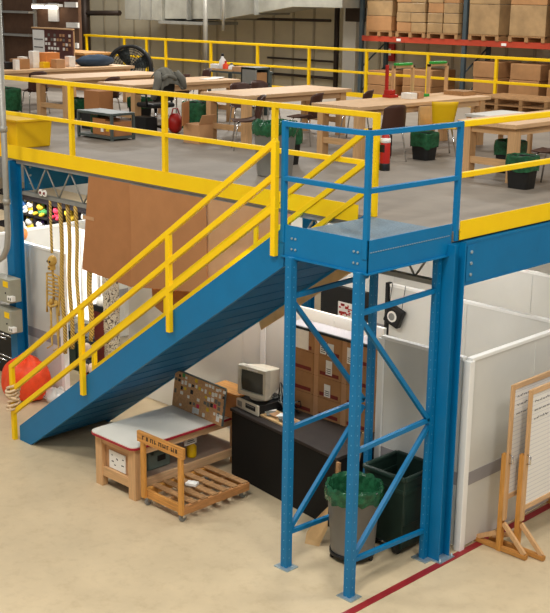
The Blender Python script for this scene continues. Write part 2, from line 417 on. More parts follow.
for x in LX:
    for y in LY:
        if x < -.5 and y > -1: y = -.08
        lg = sq(MB(), x, y, .01, zb, .085 if y < -1 else .068).build('leg', 'slotted', ld)
        MB().box2((x - .1, y - .085, 0), (x + .1, y + .085, .012)).build('foot_plate', 'zinc', lg)
for x in LX:
    b = lambda z0, z1: MB().bar((x, LY[0] + .03, z0), (x, LY[1] - .03, z1), .045, .045).build('brace', 'blue', ld)
    b(3.0, 3.03); b(2.95, 1.62); b(1.58, 1.62); b(.42, 1.55); b(.40, .34)

# ------------------------------------------------------------------ partitions (booth panels)
def panel(a, b, h, label, name='partition_panel', stripe=True, cap=True, post_a=True, thick=.05, mt='panel', stripe_side=-1):
    a, b = V((a[0], a[1], 0)), V((b[0], b[1], 0)); d = (b - a).normalized(); n = V((d.y, -d.x, 0))
    t = thing(name, label, 'partition', tuple(a))
    MB().bar(a + V((0, 0, h / 2 + .02)), b + V((0, 0, h / 2 + .02)), thick, h - .04).build('panel', mt, t)
    if cap: MB().bar(a + V((0, 0, h + .015)), b + V((0, 0, h + .015)), thick + .02, .035).build('cap_rail', 'cap', t)
    if stripe:
        for sg in (1, -1):
            o = n * sg * (thick / 2 + .003)
            MB().bar(a + o + V((0, 0, .835)), b + o + V((0, 0, .835)), .006, .15).build('bumper_stripe', 'stripe', t)
    L_ = (b - a).length; k = 1
    while k * 1.25 < L_ - .2:
        c = a + d * (k * 1.25)
        MB().box(c + V((0, 0, h / 2)), (thick + .012, .012, h - .05) if abs(d.y) > .5 else (.012, thick + .012, h - .05)).build('seam_strip', 'stripe' if False else 'panel_dim', t)
        k += 1
    if post_a:
        MB().box(a + V((0, 0, h / 2)), (.09, .09, h + .01)).build('corner_post', 'cap', t, bevel=.008)
    return t
panel((.06, .3), (.06, 9.5), 2.2, 'tall off-white partition panel with grey stripe along the red floor line, behind the whiteboards')
panel((-1.13, .3), (.0, .3), 2.2, 'off-white partition panel behind the green wheeled bin and the corner column', post_a=True)
panel((-2.65, 2.3), (.02, 2.3), 2.2, 'off-white rear panel of the booth with a white cap, clock hung on it', post_a=False)
MB_ = MB().box2((-2.72, 2.26, 0), (-2.67, 2.34, 2.24)); tag(MB_.build('black_post', 'black', None, (-2.7, 2.3, 0)), 'thin black post at the left end of the booth rear panel', 'post')
panel((-5.5, 4.35), (-.02, 4.35), 2.2, 'off-white partition farther back, seen above the capped booth panel', post_a=False, mt='panel')
panel((-6.62, .98), (-3.76, .98), 2.2, 'off-white partition wall behind the workbench and the corkboard', stripe=False, post_a=False)
panel((-3.72, .98), (-1.66, .98), 2.07, 'lower off-white partition wall behind the monitor and the cartons', stripe=False, post_a=True, cap=False)
panel((-7.22, .2), (-8.25, .2), 2.2, 'off-white partition panel with grey stripe behind the gold skeleton')
panel((-9.05, .25), (-9.05, 4.8), 2.2, 'off-white side panel with white cap below the shelf of plush toys', post_a=False, stripe=True)

# ------------------------------------------------------------------ under mezzanine, left: shelf with plush, ropes, skeleton
sh = thing('cubby_shelf', 'black cubby shelf of plush toys beyond the left partition', 'shelf', (-11, 2.5, 0))
MB().box2((-12.6, 2.75, 0), (-9.3, 2.79, 2.27)).build('back_panel', 'shelf', sh)
for z in (.9, 1.3, 1.65, 1.98, 2.27): MB().box2((-12.6, 2.3, z - .03), (-9.3, 2.75, z)).build('shelf_board', 'shelf', sh)
for k in range(7):
    x = -12.0 + k * .45; MB().box2((x, 2.3, 0), (x + .03, 2.75, 2.25)).build('divider', 'shelf', sh)
plush = [(-11.56, 1.98, 'whitep', 'bluep', 'plush toy with blue body on the upper shelf, leftmost'), (-11.3, 1.98, 'yelp', 'whitep', 'cream and yellow plush toy on the upper shelf'),
         (-10.98, 1.98, 'greenp', 'yelp', 'yellow headed green plush toy on the upper shelf'), (-11.36, 1.65, 'yelp', 'whitep', 'small yellow plush toy on the lower shelf'),
         (-11.02, 1.65, 'purp', 'whitep', 'purple and white plush toy on the lower shelf'), (-10.46, 1.98, 'pinkred', 'pinkred', 'large pink red plush toy in the middle cubby'),
         (-10.12, 1.98, 'yelp', 'yelp', 'bright yellow plush toy right of the pink one'), (-9.62, 1.98, 'whitep', 'whitep', 'white plush toy in the rightmost cubby')]
for k, (x, z, a, b, lb) in enumerate(plush):
    y = 2.45
    t = thing('plush_toy', lb, 'toy', (x, y, z), 'plush toys on the cubby shelf')
    MB().ball((x, y, z + .08), (.12, .1, .085)).build('body', a, t)
    MB().ball((x, y - .06, z + .17), (.085, .075, .07)).build('head', b, t)
    for q in (-1, 1):
        MB().ball((x + q * .07, y - .05, z + .225), .03, 8, 6).build('ear', a, t)
        MB().ball((x + q * .1, y - .11, z + .04), (.04, .07, .04), 8, 6).build('foot', b, t)
def wall_ornament():
    t = thing('round_badge', 'pair of white round badges with dark centres hung on the joist by the left girder', 'ornament', (-7.3, -.03, 3.1))
    for dx in (0, .1):
        MB().lathe([(.05, -.008), (.05, .008)], (-7.33 + dx, -.05, 3.13), 18, 'Y').build('disc', 'whitep', t)
        MB().lathe([(.02, -.012), (.02, .0)], (-7.33 + dx, -.06, 3.13), 12, 'Y').build('disc_centre', 'darkred', t)
wall_ornament()
def rope(x, y, z0, z1, r, lb, sway=.02):
    pts = [(x + sway * math.sin(k * .7 + x), y, z1 + (z0 - z1) * k / 14) for k in range(15)]
    tag(MB().path(pts, r, 8).build('hanging_rope', 'rope', None, (x, y, z0)), lb, 'rope', 'gold ropes hanging beside the cardboard')
rope(-7.18, .0, 2.25, 3.03, .02, 'short gold rope that the skeleton hangs from', 0)
rope(-6.98, .03, .75, 3.03, .03, 'thick gold rope just right of the hanging skeleton')
rope(-6.83, .06, .85, 3.03, .03, 'thick gold rope second right of the skeleton')
rope(-6.72, .35, 1.0, 2.5, .022, 'thin gold rope between the thick ropes')
rope(-6.56, .0, 1.0, 3.03, .028, 'gold rope at the left edge of the cardboard sheet')
rope(-6.42, .1, 1.05, 2.6, .03, 'gold rope hanging partly behind the cardboard sheet')
sk = thing('skeleton', 'gold hanging skeleton decoration beside the left column', 'skeleton', (-7.18, 0, .8))
sx, sy = -7.18, 0
g = MB().ball((sx, sy, 2.13), (.06, .075, .085)); g.box2((sx - .035, sy - .06, 2.0), (sx + .035, sy + .03, 2.06)); g = g.build('skull', 'gold', sk)
for q in (-1, 1): MB().ball((sx + q * .025, sy - .065, 2.13), (.017, .015, .02), 8, 6).build('eye_socket', 'ink', g)
MB().box((sx, sy - .062, 2.03), (.05, .008, .012)).build('tooth_line', 'ink', g)
g = MB().path([(sx, sy, 2.02), (sx, sy + .01, 1.8), (sx, sy, 1.5)], .018)
for i in range(6):
    z = 1.88 - i * .055; w = .1 + .03 * math.sin(i * .6)
    g.path([(sx + w * math.cos(a), sy + .06 * math.sin(a), z - .02 * math.sin(a)) for a in [2 * PI * k / 14 for k in range(14)]], .009, 5, True)
g.path([(sx - .15, sy, 1.92), (sx, sy - .02, 1.95), (sx + .15, sy, 1.92)], .013)
g.build('rib_cage', 'gold', sk)
g = MB().path([(sx + .1 * math.cos(a), sy + .06 * math.sin(a), 1.47 + .02 * math.cos(2 * a)) for a in [2 * PI * k / 14 for k in range(14)]], .022, 6, True)
g.ball((sx - .06, sy, 1.5), (.05, .03, .05), 8, 6); g.ball((sx + .06, sy, 1.5), (.05, .03, .05), 8, 6); g.build('pelvis', 'gold', sk)
for s in (-1, 1):
    MB().path([(sx + s * .15, sy, 1.92), (sx + s * .165, sy, 1.68), (sx + s * .16, sy, 1.64), (sx + s * .15, sy - .02, 1.42), (sx + s * .15, sy - .02, 1.33)], [.016, .012, .018, .011, .02], 6).build('arm', 'gold', sk)
    MB().path([(sx + s * .08, sy, 1.45), (sx + s * .085, sy, 1.14), (sx + s * .085, sy, 1.1), (sx + s * .08, sy, .82), (sx + s * .085, sy - .09, .79)], [.02, .015, .024, .013, .014], 6).build('leg', 'gold', sk)
# lit panel and cabinet behind ropes
lp = thing('display_window', 'bright backlit white panel behind the hanging ropes', 'light panel', (-8.5, 1.5, .67))
MB().box2((-9.0, 1.5, .72), (-8.05, 1.54, 2.2)).build('lit_panel', 'litsign', lp)
for x in (-8.98, -8.5, -8.05): MB().box2((x - .02, 1.46, .72), (x + .02, 1.5, 2.2)).build('mullion', 'cap', lp)
MB().box2((-9.02, 1.44, .67), (-8.02, 1.54, .72)).build('sill', 'cap', lp)
cb = thing('low_cabinet', 'dark green low cabinet under the backlit panel behind the stair foot', 'cabinet', (-7.8, 1.2, 0))
MB().box2((-8.45, 1.0, .0), (-7.6, 1.4, .62)).build('body', 'greencab', cb, bevel=.01)
MB().box2((-8.48, .97, .62), (-7.57, 1.42, .66)).build('top', 'black', cb)
MB().box2((-8.4, .98, .06), (-8.05, 1.0, .58)).build('door', 'greencab', cb); MB().box2((-8.0, .98, .06), (-7.65, 1.0, .58)).build('door', 'greencab', cb)
def doll(x, y, z, s, lb, body):
    t = thing('doll', lb, 'doll', (x, y, z))
    MB().lathe([(.1 * s, 0), (.13 * s, .1 * s), (.09 * s, .3 * s), (.03 * s, .4 * s), (.03 * s, .44 * s)], (x, y, z), 14).build('dress', body, t)
    MB().ball((x, y, z + .53 * s), (.09 * s, .1 * s, .11 * s)).build('head', 'skin', t)
    MB().ball((x - .02 * s, y + .03 * s, z + .57 * s), (.1 * s, .1 * s, .1 * s), 12, 8, .08).build('hair', 'black', t)
    for k in (-1, 1): MB().path([(x + k * .09 * s, y, z + .34 * s), (x + k * .15 * s, y - .04 * s, z + .18 * s)], [.03 * s, .02 * s], 7).build('arm', body, t)
doll(-7.2, .62, 0, 1.2, 'doll with black hair and dark dress standing behind the stair rail', 'black')
doll(-7.0, .4, 0, .85, 'doll in a dull red dress beside the dark doll behind the stair rail', 'pinkred')
doll(-6.72, .36, 0, .95, 'small pale doll right of the red dressed doll', 'whitep')
def bin_round(x, y, z, s, lb): pass
t = thing('patterned_column', 'tall roll of cream and brown patterned fabric behind the handrail', 'fabric roll', (-6.6, .62, 0))
MB().lathe([(.12, 0), (.12, 2.0)], (-6.6, .62, 0), 18).build('roll', 'pattern', t); MB().lathe([(.03, -.02), (.03, 2.1)], (-6.6, .62, .03), 10).build('core', 'card2', t)
t = thing('display_case', 'dark red upright case left of the patterned fabric roll', 'case', (-7.35, 1.07, 0))
MB().box2((-7.5, .95, .0), (-7.2, 1.2, 1.15)).build('body', 'darkred', t, bevel=.01); MB().box2((-7.52, .93, 1.15), (-7.18, 1.22, 1.19)).build('lid', 'black', t)
t = thing('helmet', 'white rounded helmet on the dark red case', 'helmet', (-7.35, 1.05, 1.19))
MB().ball((-7.35, 1.05, 1.28), (.13, .12, .1)).build('shell', 'whitep', t); MB().box2((-7.47, .92, 1.195), (-7.23, 1.0, 1.25)).build('brim', 'black', t)

# cardboard sheets hung from the joist
def sheet(pts, y, lb, mt='card', fold=0.):
    poly = [(x, y + fold * (z - 2.8), z) for x, z in pts]
    o = MB().prism(poly, (0, .008, 0)).build('cardboard_sheet', mt, None, (pts[0][0], y, pts[0][1]))
    return tag(o, lb, 'cardboard', 'cardboard sheets hung under the mezzanine edge')
a = sheet([(-6.2, 3.5), (-6.42, 2.14), (-5.3, 2.08), (-5.28, 2.2), (-5.25, 2.85), (-5.28, 3.5)], -.02, 'left brown cardboard sheet hung under the mezzanine edge with a tape strip')
MB().box2((-6.36, -.026, 2.88), (-6.1, -.021, 2.93)).build('tape', 'card2', a)
sheet([(-5.26, 3.5), (-5.235, 2.8), (-5.27, 2.1), (-5.1, 2.12), (-3.72, 2.3), (-3.74, 3.5)], -.055, 'middle brown cardboard sheet hung under the mezzanine edge, right of the creased seam', 'cardb')
sheet([(-3.75, 3.5), (-3.73, 1.9), (-2.3, 2.6), (-2.3, 3.5)], -.035, 'right cardboard sheet hung under the mezzanine edge behind the upper handrail', 'card2')
sheet([(-5.05, 2.3), (-5.02, 1.86), (-4.5, 1.68), (-3.9, 1.75), (-3.75, 2.5)], .12, 'lower brown cardboard piece hanging behind the middle sheet', 'card')
tag(MB().prism([(-2.85, -.005, 2.13), (-1.25, -.005, 3.25), (-1.25, -.005, 3.06), (-2.8, -.005, 2.0)], (0, .02, 0)).build('plywood_strip', 'tan', None, (-3, 0, 2)), 'brown plywood strip along the underside of the far stair edge', 'board')

# electrical boxes on left column, pipe
def ebox(z, lb):
    x, y = XL + .17, -.2
    t = thing('electrical_box', lb, 'electrical box', (x, y, z), 'grey electric boxes on the left column')
    MB().box2((x - .36, y - .16, z), (x + .12, y + .05, z + .36)).build('box', 'elbox', t, bevel=.008)
    MB().box2((x - .04, y - .166, z + .24), (x + .09, y - .16, z + .33)).build('warning_label', 'yellow', t)
    MB().box2((x + .06, y - .17, z + .04), (x + .19, y - .1, z + .12)).build('outlet', 'white', t, bevel=.006)
    for k in (0, .05): MB().box2((x + .095 + k, y - .173, z + .06), (x + .115 + k, y - .169, z + .095)).build('socket', 'black', t)
    MB().lathe([(.012, -.17), (.012, -.16)], (x + .02, y, z + .15), 8, 'Y').build('latch', 'black', t)
ebox(1.42, 'upper grey electric box with yellow label and white outlet on the left column')
ebox(.94, 'lower grey electric box with yellow label and white outlet on the left column')
pp = thing('conduit_pipe', 'grey vertical pipe in front of the left column, curving back at its lower end', 'pipe', (-7.82, -.4, 2.2))
MB().path([(-7.68, -.4, 5.9), (-7.7, -.4, 2.5), (-7.74, -.4, 2.3), (-7.85, -.4, 2.14), (-8.0, -.4, 2.06), (-8.4, -.4, 2.04), (-9.1, -.4, 2.04), (-9.25, -.4, 1.9), (-9.25, -.4, .0)], .045, 12).build('pipe', 'greypipe', pp)
MB().lathe([(.055, 0), (.055, .08)], (-7.69, -.4, 4.0), 12).build('coupling', 'greypipe', pp)
MB().lathe([(.055, 0), (.055, .08)], (-7.695, -.4, 2.95), 12).build('coupling', 'greypipe', pp)
# black stool like rack lower left
t = thing('black_rack', 'black shelf with chrome wire baskets at the left edge behind the orange bag', 'shelf', (-8.9, -.1, 0))
MB().box2((-9.4, .1, 0), (-8.35, .14, 1.05)).build('back', 'black', t)
for z in (.35, .7, 1.0):
    for k in range(4): MB().tube((-9.4, -.35 + k * .12, z), (-8.35, -.35 + k * .12, z), .012, 6).build('wire', 'chrome', t)
for x in (-9.4, -8.35): MB().tube((x, -.35, 0), (x, -.35, 1.05), .016, 8).build('upright', 'chrome', t)
# left toy pile near pipe
t = thing('plush_toy', 'orange and white plush toy at the left edge beside the curved pipe', 'toy', (-8.75, .5, 2.05))
MB().ball((-8.9, .6, 2.2), (.12, .1, .12)).build('body', 'orangep', t); MB().ball((-8.85, .55, 2.35), .09).build('head', 'whitep', t); MB().ball((-8.9, .55, 2.05), (.1, .09, .07)).build('foot', 'bluep', t)
t = thing('shelf_post', 'dark stand under the orange plush toy at the left edge', 'stand', (-8.9, .6, 0)); MB().box2((-8.95, .55, 0), (-8.85, .65, 1.98)).build('post', 'elbox', t); MB().box2((-9.1, .45, 1.96), (-8.7, .75, 2.0)).build('tray', 'elbox', t)

# orange bag
rnd = random.Random(3)
ob = thing('drawstring_bag', 'bright orange nylon drawstring bag on the floor at the stair foot', 'bag', (-7.62, -.25, 0))
m = MB()
prof = [(.05, .0), (.33, .005), (.43, .06), (.47, .16), (.47, .28), (.45, .4), (.4, .5), (.3, .57), (.17, .61), (.08, .66), (.02, .67)]
n = 44; vs = []
for (r, z) in prof:
    for k in range(n):
        a = 2 * PI * k / n; q = z / .67
        rr = r * (1 + (.03 + .06 * q) * math.sin(9 * a + z * 6) + .035 * math.sin(17 * a - 7 * z) + rnd.uniform(-.025, .025))
        vs.append((-7.55 + .9 * rr * math.cos(a) + .06 * q * math.sin(3 * z), -.3 + rr * math.sin(a) * .72, z * (1 + .05 * math.sin(3 * a + 1) + .03 * math.sin(8 * a))))
m.add(vs, [(i * n + k, i * n + (k + 1) % n, (i + 1) * n + (k + 1) % n, (i + 1) * n + k) for i in range(len(prof) - 1) for k in range(n)], True)
m.f.append([k for k in reversed(range(n))]); m.f.append([(len(prof) - 1) * n + k for k in range(n)])
m.build('bag_body', 'orange', ob, sub=1)
MB().path([(-7.55 + .09 * math.cos(a), -.3 + .08 * math.sin(a), .64 + .02 * math.sin(3 * a)) for a in [2 * PI * k / 16 for k in range(16)]], .02, 6, True).build('gathered_neck', 'orange', ob)
MB().path([(-7.45, -.62, .28), (-7.35, -.63, .2), (-7.3, -.63, .3), (-7.4, -.64, .12)], .012, 6).build('cord', 'black', ob)
tw = thing('rope_bundle', 'pale rope bundle tied to the bottom post of the stair handrail', 'rope', (-6.17, -1.45, .5))
for k in range(9):
    z = .48 + k * .035
    MB().path([(-6.17 + (.075 + .02 * math.sin(k * 2)) * math.cos(a), L * -1 - .035 + (.075 + .02 * math.cos(k)) * math.sin(a), z + .03 * math.sin(a + k)) for a in [2 * PI * j / 14 for j in range(14)]], .02, 6, True).build('coil', 'twine', tw)
cp = MB().ball((-6.95, -.15, .12), (.2, .18, .13), 16, 9, .22, 5)
tag(cp.build('plastic_bag', 'clear', None, (-6.95, -.15, 0)), 'crumpled clear plastic bag on the floor right of the orange bag', 'bag')

# ------------------------------------------------------------------ workbench
wbx0, wbx1, wby0, wby1 = -4.2, -3.42, -1.5, .3
wk = thing('workbench', 'pale wood workbench with white top and red edge under the stairs', 'workbench', (-3.8, -.6, 0))
ty = .70
def rrect(x0, x1, y0, y1, r, z):
    pts = []
    for (cx, cy, a0) in ((x1 - r, y1 - r, 0), (x0 + r, y1 - r, PI / 2), (x0 + r, y0 + r, PI), (x1 - r, y0 + r, 1.5 * PI)):
        for k in range(6): pts.append((cx + r * math.cos(a0 + k * PI / 10), cy + r * math.sin(a0 + k * PI / 10), z))
    return pts
MB().prism(rrect(wbx0 - .04, wbx1 + .04, wby0 - .06, wby1, .09, ty - .004), (0, 0, .016)).build('top', 'offw', wk)
MB().prism(rrect(wbx0 - .046, wbx1 + .046, wby0 - .066, wby1, .095, ty - .03), (0, 0, .028)).build('red_edge', 'redtrim', wk)
for x in (wbx0, wbx1):
    for y in (wby0, wby1 - .12):
        MB().box2((x - .0 if x < -4 else x - .13, y, 0), (x + .13 if x < -4 else x, y + .09, ty - .03)).build('leg', 'wood', wk, bevel=.004)
MB().box2((wbx0 + .13, wby0 + .01, .57), (wbx1 - .13, wby0 + .05, .67)).build('apron', 'woodx', wk)
MB().box2((wbx0 + .13, wby0 + .01, .14), (wbx1 - .13, wby0 + .05, .26)).build('apron', 'woodx', wk)
MB().box2((wbx1 - .04, wby0 + .09, .57), (wbx1, wby1 - .12, .67)).build('apron', 'woody', wk)
MB().box2((wbx1 - .04, wby0 + .09, .14), (wbx1, wby1 - .12, .24)).build('apron', 'woody', wk)
MB().box2((wbx0 + .02, wby0 + .06, .2), (wbx1 - .04, wby1 - .02, .225)).build('lower_shelf', 'shelfply', wk)
MB().box2((wbx0 + .14, wby0 + .06, .225), (wbx1 - .14, wby0 + .075, .57)).build('end_panel', 'card2', wk)
tg = MB().box2((wbx0 + .22, wby0 + .045, .27), (wbx1 - .24, wby0 + .055, .5)).build('notice_sheet', 'paper', wk)
tk = MB()
for (dx, dz, w) in ((.05, .17, .02), (.14, .14, .03), (.16, .13, .015), (.26, .16, .03), (.05, .09, .04), (.24, .08, .05), (.1, .05, .03)):
    tk.box2((wbx0 + .22 + dx, wby0 + .043, .27 + dz), (wbx0 + .22 + dx + w, wby0 + .045, .27 + dz + .012))
tk.build('printed_marks', 'ink', tg)
# items on lower shelf
t = thing('tool_case', 'grey green tool case on the shelf of the workbench', 'case', (-3.8, -.95, .225))
MB().box2((-4.0, -1.15, .225), (-3.6, -.78, .48)).build('body', 'greencase', t, bevel=.03); MB().path([(-3.6, -1.08, .44), (-3.55, -1.08, .52), (-3.55, -.85, .52), (-3.6, -.85, .44)], .018, 7).build('handle', 'greencase', t)
MB().box2((-3.6, -1.0, .33), (-3.585, -.88, .4)).build('panel', 'black', t)
t = thing('spray_bottle', 'yellow bottle on the workbench shelf beside the tool case', 'bottle', (-3.6, -.45, .225))
MB().lathe([(.06, 0), (.065, .02), (.065, .14), (.03, .18), (.02, .2)], (-3.62, -.42, .225), 14).build('body', 'yellow2', t); MB().lathe([(.022, .2), (.022, .24)], (-3.62, -.42, .225), 10).build('cap', 'white', t)
t = MB().box((-3.55, -.5, .48), (.01, .2, .1)).build('paper_sign', 'paper', None, (-3.55, -.5, .43)); tag(t, 'small white sign with dark print hung at the side of the workbench', 'sign')
ts = MB()
for k in range(3): ts.box((-3.544, -.5, .455 + k * .025), (.004, .14 - .03 * k, .008))
ts.build('print', 'ink', t)
# patch board
pb = thing('patch_board', 'brown corkboard covered with small colourful patches standing on the workbench', 'notice board', (-3.7, -.2, .72))
A, B = V((-4.23, -.21, .712)), V((-3.2, -.28, .712)); dd = (B - A).normalized(); tilt = V((.02, .12, .99)).normalized(); nrm = dd.cross(tilt)
def bq(u, w, h, z, off=.012): return A + dd * u + tilt * z + nrm * off
BW, BH = 1.03, .48
Rb = Matrix((dd, -nrm, tilt)).transposed()
MB().box(A + dd * BW / 2 + tilt * BH / 2, (BW, .025, BH), 0, Rb).build('board', 'cork', pb)
MB().box(A + dd * BW / 2 + tilt * (BH + .006), (BW, .03, .012), 0, Rb).build('top_edge', 'greydark', pb)
MB().box(A + dd * (BW + .006) + tilt * BH / 2, (.012, .03, BH), 0, Rb).build('side_edge', 'greydark', pb)
pcol = ['whitep', 'whitep', 'paper', 'ink', 'yelp', 'whitep', 'paper', 'jacket', 'ink', 'card2', 'paper', 'pinkred', 'whitep', 'jacket']
rp = random.Random(11); cnt = 0
for i in range(15):
    u = .04 + i * .07
    for j in range(6):
        p = (.95, .95, .85, .6, .42, .25)[j] if i > 1 else (.9, .9, .3, .1, 0, 0)[j]
        if i > 9: p = min(1, p + .2)
        if rp.random() > p: continue
        z = BH - .04 - j * .078 + rp.uniform(-.012, .012)
        c = A + dd * (u + rp.uniform(-.01, .01)) + tilt * z + nrm * .015
        w = rp.uniform(.035, .055); h = rp.uniform(.03, .055)
        q = MB().box(c, (w, .006, h), 0, Rb); q.build('patch', 'greenp' if (i == 2 and j == 0) else rp.choice(pcol), pb); cnt += 1
MB().box(A + dd * .5 + tilt * .06 + nrm * .015, (.13, .006, .07), 0, Rb).build('patch', 'paper', pb)
MB().box(A + dd * .95 + tilt * .09 + nrm * .015, (.06, .006, .1), 0, Rb).build('patch', 'paper', pb)
t = thing('wooden_box', 'brown wooden box behind the corkboard at the bench end', 'box', (-3.45, .12, .712))
MB().box2((-3.75, .0, .712), (-3.2, .3, 1.02)).build('box', 'card3', t, bevel=.005); MB().box2((-3.77, -.01, 1.02), (-3.18, .31, 1.05)).build('lid', 'oakx', t)

# ------------------------------------------------------------------ dolly cart
dx0, dx1, dy0, dy1 = -3.3, -2.55, -1.47, -.42
dl = thing('wooden_dolly', 'low wooden platform dolly with push handle frame in front of the workbench', 'dolly', (-2.92, -.95, 0))
z0, z1 = .1, .2
for x in (dx0, dx1 - .05): MB().box2((x, dy0, z0), (x + .05, dy1, z1)).build('side_rail', 'oak' if x < -3 else wood('worn_side_rail', '#b98350', .3, .7, 1), dl, bevel=.004)
MB().box2((dx0 + .05, dy0, z0), (dx1 - .05, dy0 + .04, z1)).build('end_rail', 'oakx', dl); MB().box2((dx0 + .05, dy1 - .04, z0), (dx1 - .05, dy1, z1)).build('end_rail', 'oakx', dl)
MB().box2((-2.95, dy0 + .04, z0), (-2.9, dy1 - .04, z1 - .02)).build('middle_rail', 'pallet', dl)
for k in range(6):
    y = dy0 + .12 + k * .165
    MB().box2((dx0 + .01, y, z1), (dx1 - .01, y + .09, z1 + .018)).build('slat', 'pallet', dl, bevel=.002)
for x in (dx0, dx1 - .07): MB().box2((x, dy0 - .04, z0), (x + .07, dy0, .86)).build('handle_post', 'oak', dl, bevel=.004)
tx = MB().box2((dx0 - .05, dy0 - .045, .81), (dx1 + .03, dy0 - .005, .94)).mark('pipe')
for k, w in enumerate((.05, .03, .05, .04, .05, .05, .04, .05, .03)):
    x = dx0 + .05 + k * .075; tx.box2((x, dy0 - .048, .855), (x + .012, dy0 - .045, .905)); tx.box2((x + .012, dy0 - .048, .895 - .03 * (k % 2)), (x + w - .01, dy0 - .045, .905 - .03 * (k % 2)))
    if k % 3: tx.box2((x + w - .012, dy0 - .048, .855), (x + w, dy0 - .045, .905))
tx.build('handle_bar', 'oakx', dl)
for x in (dx0 + .06, dx1 - .06):
    for y in (dy0 + .02, dy1 - .06):
        c = MB().lathe([(.045, -.015), (.045, .015)], (x, y, .046), 16, 'X').build('caster_wheel', 'grey', dl)
        MB().box2((x - .03, y - .02, .05), (x - .02, y + .02, .1)).box2((x + .02, y - .02, .05), (x + .03, y + .02, .1)).box2((x - .03, y - .02, .09), (x + .03, y + .02, .1)).build('caster_fork', 'chrome', c)
t = tag(MB().box((-2.95, -1.0, .235), (.14, .1, .03), .4).build('paper_scrap', 'paper', None, (-2.95, -1.0, .219)), 'small white scrap lying on the dolly slats', 'scrap')

# ------------------------------------------------------------------ black cabinet, monitor, computer
CA = math.atan2(-.265, 2.03)
bc = thing('black_cabinet', 'long black cabinet with dark top under the stairs holding the computer', 'cabinet', (-3.24, -.08, 0))
def cabrot(mb): return mb.rot(CA, (-3.24, -.08, 0))
cx0, cy0 = -3.24, -.08
MB().prism([(cx0, cy0, 0), (-1.21, -.345, 0), (-1.21, .9, 0), (-3.05, .9, 0)], (0, 0, .86)).build('body', 'blackcab', bc, bevel=.012)
MB().prism([(cx0 - .015, cy0 - .015, .86), (-1.2, -.36, .86), (-1.2, .91, .86), (-3.06, .91, .86)], (0, 0, .04)).build('top', 'blacktop', bc, bevel=.006)
ct = .90
def rect_loft(mb, a, b):   # two 4 point loops
    mb.add(list(a) + list(b), [(3, 2, 1, 0), (4, 5, 6, 7)] + [(i, (i + 1) % 4, 4 + (i + 1) % 4, 4 + i) for i in range(4)]); return mb
# desktop computer (slim case) below the monitor
pcx, pcy = -3.0, .19
PR = CA
pc = thing('desktop_computer', 'flat beige desktop computer case with black drive front under the monitor', 'computer', (pcx, pcy, ct))
def pr(mb): return mb.rot(PR, (pcx, pcy, ct))
pr(MB().box2((pcx - .2, pcy - .2, ct), (pcx + .25, pcy + .28, ct + .13))).build('case', 'black', pc, bevel=.006)
pr(MB().box2((pcx - .205, pcy - .225, ct), (pcx + .255, pcy - .2, ct + .135))).build('front_bezel', 'beige', pc, bevel=.006)
pr(MB().box2((pcx + .0, pcy - .23, ct + .05), (pcx + .2, pcy - .224, ct + .11))).build('drive_bay', 'black', pc)
pr(MB().box2((pcx + .02, pcy - .234, ct + .09), (pcx + .18, pcy - .228, ct + .1))).build('drive_slot', 'grey', pc)
pr(MB().box2((pcx - .17, pcy - .23, ct + .03), (pcx - .08, pcy - .224, ct + .1))).build('button_panel', 'grey', pc)
mo = thing('crt_monitor', 'beige tube monitor on the desktop computer under the stairs', 'monitor', (pcx, pcy, ct + .135))
mz = ct + .135
def mr(mb): return mb.rot(.08, (pcx, pcy, ct))
mr(MB().lathe([(.14, 0), (.15, .015), (.13, .03), (.06, .045), (.06, .07)], (pcx + .02, pcy, mz), 20)).build('swivel_base', 'beige', mo)
b0 = mz + .045; hw, hh = .23, .385
fr = MB()
yf = pcy - .17
outer = [(pcx - hw, yf, b0), (pcx + hw, yf, b0), (pcx + hw, yf, b0 + hh), (pcx - hw, yf, b0 + hh)]
o2 = [(x, yf + .1, z) for x, _, z in outer]
inner = [(pcx - hw + .045, yf, b0 + .06), (pcx + hw - .045, yf, b0 + .06), (pcx + hw - .045, yf, b0 + hh - .045), (pcx - hw + .045, yf, b0 + hh - .045)]
ii = [(pcx - hw + .055, yf + .03, b0 + .07), (pcx + hw - .055, yf + .03, b0 + .07), (pcx + hw - .055, yf + .03, b0 + hh - .055), (pcx - hw + .055, yf + .03, b0 + hh - .055)]
fr.add(outer + inner + o2 + ii, [(i, (i + 1) % 4, 4 + (i + 1) % 4, 4 + i) for i in range(4)] + [(i, (i + 1) % 4, 8 + (i + 1) % 4, 8 + i) for i in range(4)] + [(4 + i, 4 + (i + 1) % 4, 12 + (i + 1) % 4, 12 + i) for i in range(4)] + [(8, 9, 10, 11)])
mr(fr).build('bezel', 'plaque', mo, bevel=.008)
g = MB()
for r_ in range(9):
    for c_ in range(9):
        a, b = c_ / 8 - .5, r_ / 8 - .5
        g.v.append(V((pcx + a * (2 * hw - .1), yf + .024 - .02 * (1 - 2 * (a * a + b * b)), b0 + .065 + (b + .5) * (hh - .115))))
for r_ in range(8):
    for c_ in range(8): g.smooth.add(len(g.f)); g.f.append([r_ * 9 + c_, r_ * 9 + c_ + 1, (r_ + 1) * 9 + c_ + 1, (r_ + 1) * 9 + c_])
mr(g).build('screen', 'screen', mo)
ba = [(pcx - hw + .01, yf + .1, b0 + .01), (pcx + hw - .01, yf + .1, b0 + .01), (pcx + hw - .01, yf + .1, b0 + hh - .01), (pcx - hw + .01, yf + .1, b0 + hh - .01)]
bb = [(pcx - .13, yf + .4, b0 + .06), (pcx + .13, yf + .4, b0 + .06), (pcx + .13, yf + .4, b0 + hh - .07), (pcx - .13, yf + .4, b0 + hh - .07)]
mr(rect_loft(MB(), ba, bb)).build('rear_shell', 'beige', mo, bevel=.015)
mr(MB().box2((pcx - .07, yf - .003, b0 + hh - .035), (pcx + .1, yf, b0 + hh - .02))).build('label_strip', 'paper', mo)
